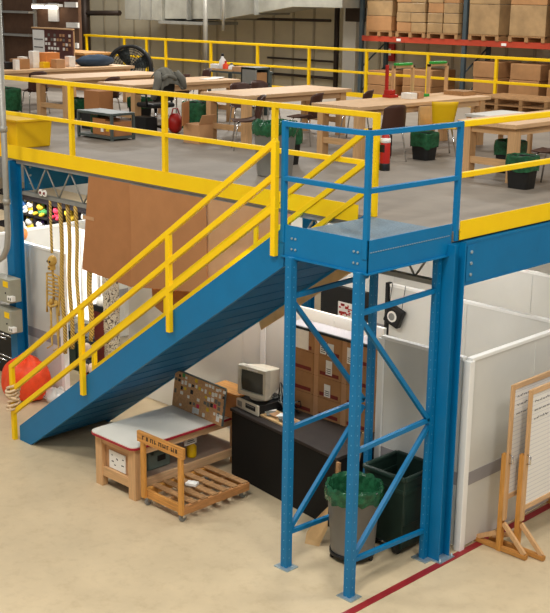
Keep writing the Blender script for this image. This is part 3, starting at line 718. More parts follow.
t = thing('document_tray', 'shallow tray of tan papers on the black cabinet beside the computer', 'tray', (-2.6, .05, ct))
trr = lambda mb: mb.rot(CA, (-2.6, .12, ct))
trr(MB().box2((-2.9, -.05, ct), (-2.2, .22, ct + .02))).build('tray', 'tan', t)
for k in range(7): trr(MB().box((-2.85 + k * .09, .08 + .03 * math.sin(k * 2), ct + .03 + .004 * k), (.12, .15, .012), k * .5)).build('sheet', ('card2', 'paper', 'jacket')[k % 3], t)
t = thing('cable_tangle', 'tangle of dark cables behind the monitor', 'cable', (-2.7, .45, ct))
for k in range(6):
    rk = random.Random(k); MB().path([(-2.85 + .1 * k * .6 + rk.uniform(-.1, .1), .3 + rk.uniform(-.1, .12), ct + .02 + abs(.14 * math.sin(j * .9 + k))) if j else (-2.9, .45, ct + .3) for j in range(7)], .009, 6).build('cable', 'black' if k % 2 else 'grey', t)

# ------------------------------------------------------------------ cartons on the cabinet, behind the computer
rown = ['bottom', 'second lowest', 'second highest', 'top']; coln = ['left', 'middle', 'right']
papers = {(0, 3): (.03, .02, .25, .25), (1, 3): (.02, .03, .1, .16), (1, 2): (.12, .05, .1, .18), (1, 1): (.1, .03, .1, .16), (2, 3): (.0, .0, .12, .2)}
def carton_fn(x, y, z, w, d, h, lb, paper=None):
    t = thing('carton', lb, 'carton', (x, y, z), 'brown cartons stacked on the black cabinet')
    MB().box2((x, y, z), (x + w, y + d, z + h - .004)).build('box', 'card3', t, bevel=.004)
    MB().box2((x - .0, y - .003, z), (x + .075, y, z + h - .004)).build('tape', 'card2', t)
    MB().box2((x + .1, y - .004, z + .03), (x + w - .04, y - .001, z + .075)).build('printed_band', 'darkred', t)
    if paper:
        a, b, pw, ph = paper
        p = MB().box2((x + a + .08, y - .007, z + b), (x + a + .08 + pw, y - .004, z + b + ph)).build('paper_label', 'paper', t)
        if (pw, ph) == (.1, .16) and z > 1.6: MB().box2((x + a + .2, y - .007, z + b - .01), (x + a + .3, y - .004, z + b + ph - .01)).build('paper_label', 'paper', t)
        if pw < .2:
            k = MB()
            for q in range(3): k.box2((x + a + .095, y - .009, z + b + .02 + q * .025), (x + a + .065 + pw, y - .007, z + b + .028 + q * .025))
            k.build('print', 'ink', p)
for c in range(3):
    for r in range(4):
        if c == 2: y0 = .48
        extra = {(0, 3): ' with a large white sheet', (1, 3): ' with white labels', (1, 2): ' with a white label', (1, 1): ' with a low white label'}.get((c, r), '')
        carton_fn(-2.8 + c * .455, .47, .9 + r * .268, .445, .3, .268, f'brown carton on the cabinet, {rown[r]} row, {coln[c]} column{extra}', papers.get((c, r)))
MB_ = MB().box2((-2.85, .455, 1.97), (-1.42, .49, 2.0)); tag(MB_.build('edge_strip', 'black', None, (-2.1, .47, 1.97)), 'thin black strip along the front top edge of the carton stack', 'strip')
tag(MB().box2((-2.84, .49, 1.97), (-1.43, .78, 1.99)).build('foam_board', 'stripe', None, (-2.1, .6, 1.97)), 'pale grey board lying on top of the carton stack', 'board')
# planks leaning by the cabinet
def plank(p, q, w, h, lb, mt='oak', up=(0, 1, 0)):
    tag(MB().bar(p, q, w, h, up).build('wood_plank', mt, None, p), lb, 'plank', 'wood pieces by the black cabinet')
plank((-1.12, -.34, .0), (-1.12, .0, 1.13), .04, .025, 'thin pale wood strip leaning behind the trash bin', 'wood')
plank((-1.14, -.42, .0), (-1.14, -.4, .88), .05, .03, 'short reddish wood upright between the black cabinet and the bin', 'pallet')
tag(MB().prism([(-1.24, -.82, 0), (-1.08, -.76, 0), (-1.03, -.68, .2), (-1.1, -.6, .42), (-1.2, -.7, .26), (-1.27, -.76, .1)], (.01, -.014, .0)).build('plywood_scrap', 'tan', None, (-1.2, -.75, 0)), 'curved tan plywood offcut on the floor left of the trash bin', 'board')

# ------------------------------------------------------------------ bins
def liner_top(m, x, y, z, r, drop, seed, n=28, sq=None):
    k0 = len(m.f); rn = random.Random(seed); vs = []; rings = [(1.03, -drop), (1.07, -drop * .5), (1.06, 0), (1.0, .03), (.93, .0), (.88, -.08), (.8, -.16), (.45, -.2), (.05, -.22)]
    for i, (k, dz) in enumerate(rings):
        for j in range(n):
            a = 2 * PI * j / n; rr = r * k * (1 + rn.uniform(-.025, .025)); px, py = rr * math.cos(a), rr * math.sin(a)
            if sq: px, py = rsq(rr, a, sq)
            vs.append((x + px, y + py, z + dz + rn.uniform(-.016, .016) * (1 if i else 1.8)))
    m.add(vs, [(i * n + j, i * n + (j + 1) % n, (i + 1) * n + (j + 1) % n, (i + 1) * n + j) for i in range(len(rings) - 1) for j in range(n)], False)
    return m
def round_bin(x, y, z, r, h, lb, body='greybin', dolly=False, grp=None, seed=1):
    t = thing('trash_bin', lb, 'bin', (x, y, z), grp)
    zb = z + (.09 if dolly else 0)
    MB().lathe([(r * .78, zb), (r * .8, zb + .02), (r * .97, z + h - .06), (r * 1.04, z + h - .05), (r * 1.04, z + h), (r * .96, z + h), (r * .9, z + h - .3)], (x, y, 0), 32).build('body', body, t)
    if dolly:
        d = MB().lathe([(r * .84, z + .06), (r * .84, z + .1)], (x, y, 0), 28).build('dolly_base', 'black', t)
        for k in range(5):
            a = 2 * PI * k / 5 + .3
            MB().lathe([(.03, -.012), (.03, .012)], (x + r * .74 * math.cos(a), y + r * .74 * math.sin(a), z + .03), 12, 'X').build('caster', 'black', d)
    liner_top(MB(), x, y, z + h + .0, r, .14, seed, 44).build('liner', 'liner', t)
    return t
round_bin(-.66, -.68, 0, .3, .84, 'grey round trash bin with green liner on a wheeled base inside the landing frame', dolly=True, seed=4)
wh = thing('wheeled_bin', 'dark green wheeled bin with open top beside the corner column', 'bin', (-.42, -.05, 0))
def frust(mb, x0, x1, y0, y1, za, zb_, k):
    cx, cy = (x0 + x1) / 2, (y0 + y1) / 2
    lo = [(cx + (x - cx) * k, cy + (y - cy) * k, za) for x, y in ((x0, y0), (x1, y0), (x1, y1), (x0, y1))]
    return lo, [(x, y, zb_) for x, y in ((x0, y0), (x1, y0), (x1, y1), (x0, y1))]
wx0, wx1, wy0, wy1 = -.82, -.24, -.34, .24
lo, hi = frust(None, wx0, wx1, wy0, wy1, .05, .92, .76)
inn = [(x + (.02 if x < -.5 else -.02), y + (.02 if y < 0 else -.02), .92) for x, y, _ in hi]; ib = [(x * .9 - .05, y * .85, .35) for x, y, _ in hi]
MB().add(lo + hi + inn + ib, [(3, 2, 1, 0)] + [(i, (i + 1) % 4, 4 + (i + 1) % 4, 4 + i) for i in range(4)] + [(4 + i, 4 + (i + 1) % 4, 8 + (i + 1) % 4, 8 + i) for i in range(4)] + [(8 + i, 8 + (i + 1) % 4, 12 + (i + 1) % 4, 12 + i) for i in range(4)] + [(12, 13, 14, 15)]).build('body', 'wheelie', wh, bevel=.025)
rim = MB()
for a, b in (((wx0, wy0), (wx1, wy0)), ((wx1, wy0), (wx1, wy1)), ((wx1, wy1), (wx0, wy1)), ((wx0, wy1), (wx0, wy0))): rim.bar((a[0], a[1], .92), (b[0], b[1], .92), .05, .05)
rim.build('rim', 'wheelie', wh, bevel=.015)
band = MB()
for a, b in (((wx0 + .02, wy0 + .02), (wx1 - .02, wy0 + .02)), ((wx1 - .02, wy0 + .02), (wx1 - .02, wy1 - .02)), ((wx0 + .02, wy1 - .02), (wx0 + .02, wy0 + .02))): band.bar((a[0], a[1], .76), (b[0], b[1], .76), .03, .06)
band.build('reinforcing_band', 'wheelie', wh, bevel=.008)
MB().tube((wx0 + .08, wy1 + .06, .95), (wx1 - .08, wy1 + .06, .95), .016).build('handle', 'wheelie', wh)
for x in (-.36, -.7):
    MB().lathe([(.075, -.025), (.075, .025)], (x, -.27, .076), 18, 'X').build('wheel', 'black', wh)
MB().tube((-.7, -.27, .076), (-.36, -.27, .076), .012).build('axle', 'chrome', wh)
tag_ = MB().box2((-.47, wy0 + .037, .5), (-.455, wy0 + .045, .6)).build('scuff_mark', 'grey', wh)

# ------------------------------------------------------------------ whiteboards in timber stands
def easel(ox, oy, lb, text_seed, h0, h1, length):
    t = thing('whiteboard_stand', lb, 'whiteboard', (ox, oy, 0), 'timber framed whiteboards on stands')
    lean = .0
    for y in (oy, oy + length):
        MB().box2((ox - .025, y, .0), (ox + .035, y + .06, 1.15)).build('stand_post', 'oak', t, bevel=.003)
        MB().box2((ox + .035, y + .0, .38), (ox + .06, y + .06, h1)).build('frame_upright', 'wood', t, bevel=.003)
        MB().bar((ox - .35, y + .03, .035), (ox + .36, y + .03, .035), .05, .05).build('foot', 'oakx', t)
        MB().bar((ox + .04, y + .03, .34), (ox + .33, y + .03, .06), .05, .035, (0, 1, 0)).build('brace', 'wood', t)
        MB().bar((ox - .04, y + .03, .2), (ox - .3, y + .03, .06), .05, .035, (0, 1, 0)).build('brace', 'wood', t)
        MB().path([(ox + .06, y + .03, 1.16), (ox + .1, y + .03, 1.14), (ox + .1, y + .03, 1.06), (ox + .06, y + .03, 1.05)], .01, 6).build('hook', 'chrome', t)
    MB().box2((ox + .03, oy + .06, h1 - .06), (ox + .06, oy + length, h1)).build('top_rail', 'woody', t, bevel=.003)
    MB().box2((ox + .03, oy + .06, h0), (ox + .06, oy + length, h0 + .06)).build('bottom_rail', 'woody', t, bevel=.003)
    b = MB().box2((ox + .036, oy + .06, h0 + .06), (ox + .05, oy + length, h1 - .06)).build('whiteboard', 'wb', t)
    rk = random.Random(text_seed)
    for r, ln in enumerate((.62, .4, .3)):
        w = MB(); y = oy + .12; zz = h1 - .16 - r * .1; y1 = y + ln
        while y < y1:
            l = rk.uniform(.03, .07); n = max(2, int(l / .012))
            pts = [(ox + .0515, y + l * k / n, zz + (.012 if k % 2 else 0) + (.012 if rk.random() < .2 else 0)) for k in range(n + 1)]
            w.path(pts, .0028, 4); y += l + .018
        w.build('handwriting', 'ink', b)
easel(.375, .585, 'rear whiteboard in a wooden stand close to the partition, on the red floor line', 1, .62, 1.95, 1.5)
easel(.52, .71, 'front whiteboard in a wooden stand, overlapping the other one at right', 2, .5, 1.9, 1.5)

# ------------------------------------------------------------------ booth contents
clk = thing('hanging_clock', 'black box with round white dial hung on the booth rear panel', 'clock', (-2.5, 2.2, 1.8))
MB().box((-2.5, 2.2, 1.83), (.26, .1, .26), 0, Matrix.Rotation(.35, 3, 'Y')).build('case', 'black', clk, bevel=.02)
MB().lathe([(.075, -.06), (.075, -.05)], (-2.5, 2.2, 1.83), 24, 'Y').build('dial', 'whitep', clk); MB().lathe([(.05, -.065), (.05, -.06)], (-2.5, 2.2, 1.83), 20, 'Y').build('dial_centre', 'grey', clk)
MB().tube((-2.6, 2.2, 1.93), (-2.6, 2.26, 2.25), .005, 5).build('cord', 'black', clk); MB().tube((-2.38, 2.2, 1.93), (-2.38, 2.26, 2.25), .005, 5).build('cord', 'black', clk)
tv = thing('display_screen', 'dark screen with a red and white picture beyond the cartons', 'screen', (-4.2, 3.2, 1.0))
MB().box2((-4.75, 3.2, .9), (-3.85, 3.3, 1.72)).build('case', 'black', tv, bevel=.01)
p = MB().box2((-4.38, 3.19, 1.26), (-3.98, 3.2, 1.5)).build('picture', 'paper', tv)
m = MB(); rk = random.Random(5)
for k in range(14): m.box((-4.36 + rk.uniform(.02, .24), 3.188, 1.3 + rk.uniform(0, .17)), (rk.uniform(.02, .08), .004, rk.uniform(.015, .04)))
m.build('picture_print', 'red', p)
MB().box2((-4.75, 3.2, 0), (-4.65, 3.3, .9)).build('leg', 'black', tv); MB().box2((-3.95, 3.2, 0), (-3.85, 3.3, .9)).build('leg', 'black', tv)

# ------------------------------------------------------------------ mezzanine: work tables
def table_fn(x0, x1, y0, y1, lb, shelf=False, h=.78, mt='woody'):
    t = thing('work_table', lb, 'table', ((x0 + x1) / 2, (y0 + y1) / 2, Z), 'pale wood work tables on the mezzanine')
    zt_ = Z + h
    MB().box2((x0 - .05, y0 - .08, zt_ - .055), (x1 + .05, y1 + .08, zt_)).build('tabletop', mt, t, bevel=.004)
    for x in (x0, x1 - .11):
        for y in (y0, y1 - .14):
            MB().box2((x, y, Z), (x + .11, y + .14, zt_ - .055)).build('leg', 'wood', t, bevel=.004)
    for y in (y0 + .02, y1 - .06): MB().box2((x0 + .11, y, zt_ - .15), (x1 - .11, y + .04, zt_ - .055)).build('apron', 'woodx', t)
    for y in (y0 + .02, y1 - .06): MB().box2((x0 + .09, y, Z + .2), (x1 - .11, y + .04, Z + .29)).build('stretcher', 'woodx', t)
    for x in (x0 + .02, x1 - .06): MB().box2((x, y0 + .14, zt_ - .15), (x + .04, y1 - .14, zt_ - .055)).build('apron', 'woody', t)
    return t
table_fn(-2.2, -1.4, 3.12, 7.0, 'work table at the right on the mezzanine, above the corner column', h=.76)
table_fn(-4.9, -4.08, 3.2, 6.3, 'work table behind the blue landing carrying the red tool and green topped frames')
table_fn(-7.38, -6.45, 3.22, 5.6, 'work table at the centre of the mezzanine, behind the large grey bin')
table_fn(-10.1, -9.2, 3.2, 5.6, 'work table behind the low grey cart')
table_fn(-12.15, -11.2, 3.18, 5.6, 'work table at the left, behind the first yellow post')
table_fn(-14.5, -13.6, 3.2, 6.6, 'work table farthest left, loaded with orange boxes and bottles')

# chairs
def chair_proto():
    t = thing('shell_chair', 'chair', 'chair', (0, 0, 0), 'brown shell chairs on the mezzanine')
    # faces -x ; seat at .44
    m = MB(); N = 10
    vs = []; 
    for i in range(7):
        for j in range(N):
            u = i / 6; a = j / (N - 1) - .5
            vs.append((-.22 + .42 * u, a * .42, .45 - .03 * math.sin(PI * u) + .06 * (2 * a) ** 2 * u))
    m.add(vs, [(i * N + j, i * N + j + 1, (i + 1) * N + j + 1, (i + 1) * N + j) for i in range(6) for j in range(N - 1)], True); m.build('seat', 'brown', t, solid=.014)
    m = MB(); vs = []
    for i in range(8):
        for j in range(N):
            u = i / 7; a = j / (N - 1) - .5
            wd = .4 * (1 - .1 * u * u); 
            vs.append((.2 + .1 * u + .0 - .1 * (2 * a) ** 2 * (.6 + .4 * u), a * wd, .43 + .4 * u - (.05 * (2 * a) ** 4 if i == 7 else 0)))
    m.add(vs, [(i * N + j, i * N + j + 1, (i + 1) * N + j + 1, (i + 1) * N + j) for i in range(7) for j in range(N - 1)], True); m.build('backrest', 'brown', t, solid=.014)
    for sx in (-1, 1):
        for sy in (-1, 1):
            MB().path([(sx * .12, sy * .14, .44), (sx * .15, sy * .17, .4), (sx * .21, sy * .21, 0)], .012, 8).build('leg', 'chrome', t)
    return t
chair = Proto(chair_proto); G = 'brown shell chairs on the mezzanine'
for x, y, a, lb in ((-3.85, 3.55, -.3, 'brown shell chair with chrome legs behind the blue landing rail, next to the fire extinguisher'),
                    (-.98, 3.36, .2, 'brown shell chair at the right edge of the mezzanine, behind the black bin'),
                    (-5.95, 4.05, .3, 'brown shell chair behind the first blue landing post, at the central table'),
                    (-5.85, 5.15, .4, 'brown shell chair whose back shows above the table left of the red tool'),
                    (-7.85, 4.5, 2.6, 'brown shell chair with rounded back behind the central table'),
                    (-6.1, 2.9, .9, 'brown shell chair low beside the large grey bin'),
                    (-10.75, 3.75, .1, 'brown shell chair left of the low grey cart'),
                    (-12.75, 3.55, -.2, 'brown shell chair at the far left table, above the left green lined bin'),
                    (-11.4, 6.6, 1.2, 'brown shell chair showing dark behind the leftmost tables'),
                    (-8.0, 5.2, 3.0, 'brown shell chair partly hidden behind the middle tables'),
                    (-10.55, 5.3, .1, 'brown shell chair tucked at the table with the fan behind it')):
    chair((x, y, Z), a, lb, G)
t = thing('yellow_chair', 'bright yellow plastic chair with chrome legs behind the blue landing corner', 'chair', (-3.75, 4.58, Z))
m = MB(); vs = []
for i in range(8):
    for j in range(8):
        u = i / 7; a = j / 7 - .5; vs.append((-3.55 + .1 * u - .05 * (2 * a) ** 2, 4.58 + a * (.3 + .1 * u), Z + .42 + .4 * u))
m.add(vs, [(i * 8 + j, i * 8 + j + 1, (i + 1) * 8 + j + 1, (i + 1) * 8 + j) for i in range(7) for j in range(7)], True); m.build('backrest', 'yellow2', t, solid=.015)
MB().box2((-3.97, 4.38, Z + .41), (-3.54, 4.78, Z + .435)).build('seat', 'yellow2', t, bevel=.01)
for a in (-.18, .18):
    for b in (-.18, .18): MB().path([(-3.75 + a * .7, 4.58 + b * .8, Z + .42), (-3.75 + a * 1.2, 4.58 + b * 1.2, Z)], .012, 8).build('leg', 'chrome', t)
t.rotation_euler = (0, 0, -.7); t.location.y += .1
# office chair with jacket
oc = thing('office_chair', 'black office chair behind the middle yellow post', 'chair', (-8.7, 3.5, Z))
ox, oy = -8.83, 3.36
for k in range(5):
    a = 2 * PI * k / 5
    s = MB().bar((ox, oy, Z + .1), (ox + .28 * math.cos(a), oy + .28 * math.sin(a), Z + .07), .04, .035); f = s.build('base_leg', 'black', oc)
    MB().ball((ox + .28 * math.cos(a), oy + .28 * math.sin(a), Z + .035), .035, 10, 6).build('caster', 'black', f)
MB().tube((ox, oy, Z + .08), (ox, oy, Z + .42), .03).build('gas_column', 'chrome', oc)
MB().box2((ox - .24, oy - .24, Z + .42), (ox + .24, oy + .24, Z + .5)).build('seat', 'black', oc, bevel=.03)
MB().box((ox + .24, oy, Z + .78), (.06, .44, .5), 0, Matrix.Rotation(.12, 3, 'Y')).build('backrest', 'black', oc, bevel=.025)
for s in (-1, 1): MB().path([(ox + .1, oy + s * .27, Z + .45), (ox + .1, oy + s * .29, Z + .66), (ox - .15, oy + s * .29, Z + .66)], .02, 8).build('armrest', 'black', oc)
jk = thing('hooded_jacket', 'grey hooded jacket draped over the back of the black office chair', 'jacket', (ox + .25, oy, Z + .75))
m = MB(); pts = []
for i in range(11):
    for j in range(15):
        u = i / 10; a = j / 14 - .5; th = -1.2 + 2.6 * u
        wd = .38 + .12 * u
        x = ox + .24 + .14 * math.sin(th) + .03 * math.sin(j * 1.9) * u; z = Z + 1.0 + .1 * math.cos(th) - .34 * max(0, u - .45) - .12 * (2 * a) ** 2
        pts.append((x, oy + a * wd + .05 * u, z))
m.add(pts, [(i * 15 + j, i * 15 + j + 1, (i + 1) * 15 + j + 1, (i + 1) * 15 + j) for i in range(10) for j in range(14)], True); m.build('body', 'jacket', jk, solid=.02, sub=1)
MB().path([(ox + .3, oy - .2, Z + 1.02), (ox + .38, oy - .26, Z + .9), (ox + .36, oy - .3, Z + .72), (ox + .3, oy - .3, Z + .6)], [.06, .065, .06, .05], 8).build('sleeve', 'jacket', jk)
MB().path([(ox + .3, oy + .2, Z + 1.02), (ox + .38, oy + .28, Z + .9), (ox + .36, oy + .33, Z + .74)], [.06, .065, .055], 8).build('sleeve', 'jacket', jk)
MB().path([(ox + .36 + .02 * math.sin(k), oy - .16 + .032 * k, Z + .92 + .05 * math.sin(k * .35)) for k in range(11)], .035, 7).build('hood', 'jacket', jk)

# bins on the mezzanine
def sq_bin(x, y, w, h, lb, body='black', over=.18, seed=1, rz=0., liner=True, z=Z):
    t = thing('waste_bin', lb, 'bin', (x, y, z), 'small waste bins on the mezzanine'); n = 24; sqp = (1, 1, 5)
    m = MB(); vs = []
    for (r, zz) in ((.4, 0), (.5, h), (.46, h), (.4, h * .4)):
        for j in range(n):
            a = 2 * PI * j / n; px, py = rsq(w * r * 1.05, a, (1, .85, 5)); vs.append((x + px, y + py, z + zz))
    m.add(vs, [(i * n + j, i * n + (j + 1) % n, (i + 1) * n + (j + 1) % n, (i + 1) * n + j) for i in range(3) for j in range(n)]); m.f.append(list(reversed(range(n)))); m.f.append([3 * n + j for j in range(n)])
    m.rot(rz, (x, y, z)).build('body', body, t, bevel=.004)
    if liner: liner_top(MB(), x, y, z + h, w * .53, over, seed, n, (1, .88, 4)).rot(rz, (x, y, z)).build('liner', 'liner', t, sub=1)
    return t
sq_bin(-1.14, 2.93, .34, .4, 'black waste bin with green liner in front of the right work table', seed=3, over=.17)
sq_bin(-3.6, 4.12, .34, .38, 'black waste bin with green liner behind the blue landing rail', seed=5, over=.2)
sq_bin(-2.0, 3.95, .36, .42, 'black waste bin with green liner under the right work table', seed=6)
sq_bin(-7.85, 3.5, .5, .55, 'black waste bin with drooping green liner left of the open cardboard box', seed=7, over=.4)
sq_bin(-12.75, 2.85, .55, .5, 'waste bin covered by a green liner at the left edge beyond the yellow rail', seed=8, over=.4)
sq_bin(-11.65, 3.75, .4, .34, 'black waste bin with green liner between the legs of the leftmost table', seed=21)
sq_bin(-10.55, 4.4, .4, .4, 'waste bin with green liner behind the first table leg', seed=9)
sq_bin(-4.6, 2.2, .42, .5, 'black waste bin with green liner directly behind the blue landing top rail', seed=10, over=.2)
round_bin(-3.92, 1.33, Z, .29, .68, 'large grey bin with green liner on the mezzanine behind the stair top post', body='grey', seed=12, grp=None)
t = thing('yellow_tub', 'yellow square tub at the left edge behind the guardrail', 'tub', (-8.75, .55, Z))
lo, hi = frust(None, -9.2, -8.28, .2, .85, Z, Z + .42, .92)
MB().add(lo + hi, [(3, 2, 1, 0)] + [(i, (i + 1) % 4, 4 + (i + 1) % 4, 4 + i) for i in range(4)] + [(4, 5, 6, 7)]).build('body', 'yellow2', t, bevel=.02)
MB().box2((-9.23, .17, Z + .4), (-8.25, .88, Z + .44)).build('rim', 'yellow2', t, bevel=.01)
# low cart
ca = thing('low_cart', 'low grey metal cart with an open lower shelf behind the guardrail', 'cart', (-8.65, 2.25, Z))
cx0, cx1, cy0, cy1 = -9.1, -8.17, 1.9, 2.38
MB().box2((cx0, cy0, Z + .4), (cx1, cy1, Z + .44)).build('top_tray', 'greydark', ca, bevel=.006); MB().box2((cx0, cy0, Z + .03), (cx1, cy1, Z + .07)).build('lower_shelf', 'greydark', ca)
for x in (cx0, cx1 - .04):
    for y in (cy0, cy1 - .04): MB().box2((x, y, Z), (x + .04, y + .04, Z + .4)).build('leg', 'greydark', ca)
def box_t(name, a, b, lb, mt='card', cat='box', grp=None, lid=True):
    t = thing(name, lb, cat, ((a[0] + b[0]) / 2, (a[1] + b[1]) / 2, a[2]), grp)
    MB().box2(a, b).build('body', mt, t, bevel=.004)
    if lid: MB().box2((a[0] + .01, (a[1] + b[1]) / 2 - .025, b[2]), (b[0] - .01, (a[1] + b[1]) / 2 + .025, b[2] + .003)).build('tape', 'card2', t)
    return t
b = box_t('cardboard_box', (-8.78, 1.98, Z + .07), (-8.45, 2.3, Z + .33), 'cardboard box with a white and yellow label inside the low cart')
MB().box2((-8.56, 1.975, Z + .12), (-8.49, 1.98, Z + .22)).build('label', 'paper', b)
b = box_t('cardboard_box', (-8.44, 1.98, Z + .07), (-8.2, 2.33, Z + .3), 'cardboard box with a yellow label at the right end of the low cart')
MB().box2((-8.42, 1.975, Z + .14), (-8.34, 1.98, Z + .2)).build('label', 'yellow', b)
box_t('green_container', (-9.0, 2.1, Z + .07), (-8.8, 2.34, Z + .36), 'green plastic container at the left end of the low cart', 'liner', 'container', None, False)
box_t('cardboard_box', (-10.05, 2.75, Z + .3), (-9.62, 3.05, Z + .66), 'cardboard box on a dark crate behind the low cart')
box_t('storage_crate', (-10.08, 2.7, Z), (-9.6, 3.1, Z + .3), 'dark crate under the cardboard box behind the low cart', 'black', 'crate', None, False)
ob_ = thing('open_box', 'open cardboard box with raised flaps beside the green lined bin', 'box', (-7.2, 2.9, Z))
MB().box2((-7.4, 2.75, Z), (-7.02, 3.05, Z + .3)).build('body', 'card2', ob_)
MB().box((-7.38, 2.78, Z + .46), (.02, .4, .36), .6).build('flap', 'card', ob_); MB().box((-7.0, 2.9, Z + .38), (.01, .28, .18), 0, Matrix.Rotation(.5, 3, 'Y')).build('flap', 'card2', ob_)
box_t('storage_crate', (-8.95, 2.95, Z), (-8.6, 3.2, Z + .28), 'black crate by the office chair', 'black', 'crate', None, False)
t = thing('red_bag', 'red bag on the mezzanine floor at the office chair', 'bag', (-8.4, 3.45, Z)); MB().ball((-8.42, 3.45, Z + .17), (.13, .13, .17), 12, 8, .1, 3).build('body', 'red', t); MB().path([(-8.42, 3.36, Z + .3), (-8.42, 3.4, Z + .42), (-8.42, 3.5, Z + .42), (-8.42, 3.55, Z + .3)], .012, 6).build('handle', 'red', t)
# fire extinguisher
fe = thing('fire_extinguisher', 'red fire extinguisher hung on the yellow post beside the landing opening', 'fire extinguisher', (-1.02, .1, Z + .55))
fx, fy = -1.03, .085
fz = Z + .5
MB().lathe([(.05, .06), (.055, .08), (.055, .33), (.035, .38), (.02, .4)], (fx, fy, fz), 20).build('cylinder', 'red', fe)
MB().lathe([(.055, 0), (.057, .01), (.057, .07), (.055, .08)], (fx, fy, fz), 20).build('base_boot', 'black', fe); MB().lathe([(.055, .3), (.0565, .3), (.0565, .34), (.05, .35)], (fx, fy, fz), 20).build('label', 'paper', fe)
MB().box2((fx - .015, fy - .04, fz + .39), (fx + .015, fy + .04, fz + .43)).build('valve', 'black', fe); MB().path([(fx, fy + .03, fz + .41), (fx + .03, fy + .06, fz + .37), (fx + .03, fy + .055, fz + .15)], .01, 6).build('hose', 'black', fe)
MB().box2((fx - .03, .03, Z + .7), (fx + .03, fy - .045, Z + .78)).build('bracket', 'black', fe)
# items on the tables
TZ = Z + .78
rt = thing('red_stand', 'red tool with a tall upright on the work table behind the landing', 'tool', (-4.85, 4.75, TZ))
MB().box2((-4.93, 4.72, TZ), (-4.75, 4.9, TZ + .05)).build('base', 'red', rt, bevel=.008); MB().box2((-4.9, 4.74, TZ + .05), (-4.86, 4.78, TZ + .5)).build('upright', 'red', rt); MB().box2((-4.9, 4.72, TZ + .05), (-4.78, 4.86, TZ + .12)).build('carriage', 'red', rt, bevel=.008)
for y, lb in ((4.95, 'small wooden trestle with green top bar on the work table, nearer the red tool'), (5.85, 'small wooden trestle with green top bar at the far end of the work table')):
    t = thing('trestle', lb, 'trestle', (-4.85, y + .25, TZ), 'green topped wooden trestles')
    for yy in (y, y + .48): MB().box2((-4.93, yy - .02, TZ), (-4.88, yy + .02, TZ + .48)).build('upright', 'wood', t)
    MB().box2((-4.93, y - .02, TZ + .44), (-4.88, y + .5, TZ + .48)).build('crossbar', 'woody', t); MB().box2((-4.94, y + .03, TZ + .48), (-4.84, y + .4, TZ + .52)).build('green_top', 'green', t, bevel=.01)
box_t('small_carton', (-4.62, 4.8, TZ), (-4.42, 4.95, TZ + .09), 'small white carton on the table in front of the red tool', 'paper', 'box', None, False)
box_t('small_carton', (-4.6, 4.99, TZ), (-4.42, 5.12, TZ + .1), 'small tan carton right of the white one on the table', 'card2', 'box', None, False)
box_t('green_tray', (-4.86, 5.15, TZ), (-4.6, 5.5, TZ + .04), 'shallow green tray on the work table under the first frame', 'green', 'tray', None, False)
box_t('plywood_sheet', (-4.0, 4.45, Z + .0), (-3.97, 4.85, Z + .72), 'tan plywood sheet standing at the side of the work table', 'tan', 'board', None, False)
box_t('wood_block', (-4.7, 6.0, TZ), (-4.3, 6.34, TZ + .07), 'short wooden block stack at the right end of the table', 'pallet', 'wood', None, False)
wbn = thing('white_bench', 'low bench with white top between the yellow chair and the right table', 'bench', (-3.4, 6.2, Z))
MB().box2((-3.9, 5.5, Z + .52), (-2.7, 6.5, Z + .56)).build('top', 'panel', wbn)
for x in (-3.88, -2.76):
    for y in (5.52, 6.42): MB().box2((x, y, Z), (x + .06, y + .06, Z + .52)).build('leg', 'wood', wbn)
box_t('small_carton', (-2.05, 5.0, Z + .76), (-1.9, 5.12, Z + .84), 'small yellow carton on the right work table', 'yellow2', 'box', None, False)
# back bench with bottles
bb_ = thing('dark_bench', 'bench with dark top and white bottles before the far guardrail', 'bench', (-11.1, 7.5, Z))
MB().box2((-11.7, 7.1, Z + .74), (-10.4, 7.8, Z + .78)).build('top', 'greydark', bb_); MB().box2((-11.6, 7.1, Z + .78), (-10.9, 7.12, Z + .82)).build('edge', 'woodx', bb_)
for x in (-11.68, -10.48):
    for y in (7.12, 7.72): MB().box2((x, y, Z), (x + .06, y + .06, Z + .74)).build('leg', 'greydark', bb_)
def bottle(x, y, z, r, h, lb, mt='white', capm='red', grp='bottles on the back bench'):
    t = thing('spray_bottle', lb, 'bottle', (x, y, z), grp)
    MB().lathe([(r * .95, 0), (r, .01), (r, h * .6), (r * .4, h * .75), (r * .35, h * .85)], (x, y, z), 14).build('body', mt, t); MB().lathe([(r * .42, h * .85), (r * .42, h)], (x, y, z), 10).build('cap', capm, t)
bottle(-11.35, 7.25, Z + .78, .07, .34, 'tall white bottle on the dark bench', 'white', 'black')
bottle(-11.2, 7.2, Z + .78, .06, .2, 'orange bottle right of the tall white bottle', 'orange', 'red')
bottle(-11.02, 7.2, Z + .78, .07, .16, 'squat white bottle at the right of the dark bench', 'white', 'black')
box_t('small_carton', (-11.62, 7.15, Z + .78), (-11.42, 7.3, Z + .9), 'white carton at the left end of the dark bench', 'paper', 'box', None, False)
box_t('cardboard_box', (-10.95, 7.15, Z + .78), (-10.55, 7.5, Z + .88), 'flat tan box at the right end of the dark bench', 'card2')
gc = thing('tool_cabinet', 'open dark grey tool cabinet with a brown box at the end of the central tables', 'cabinet', (-9.7, 6.7, Z))
gx0, gx1, gy0, gy1, gz = -10.0, -9.6, 6.5, 6.9, Z
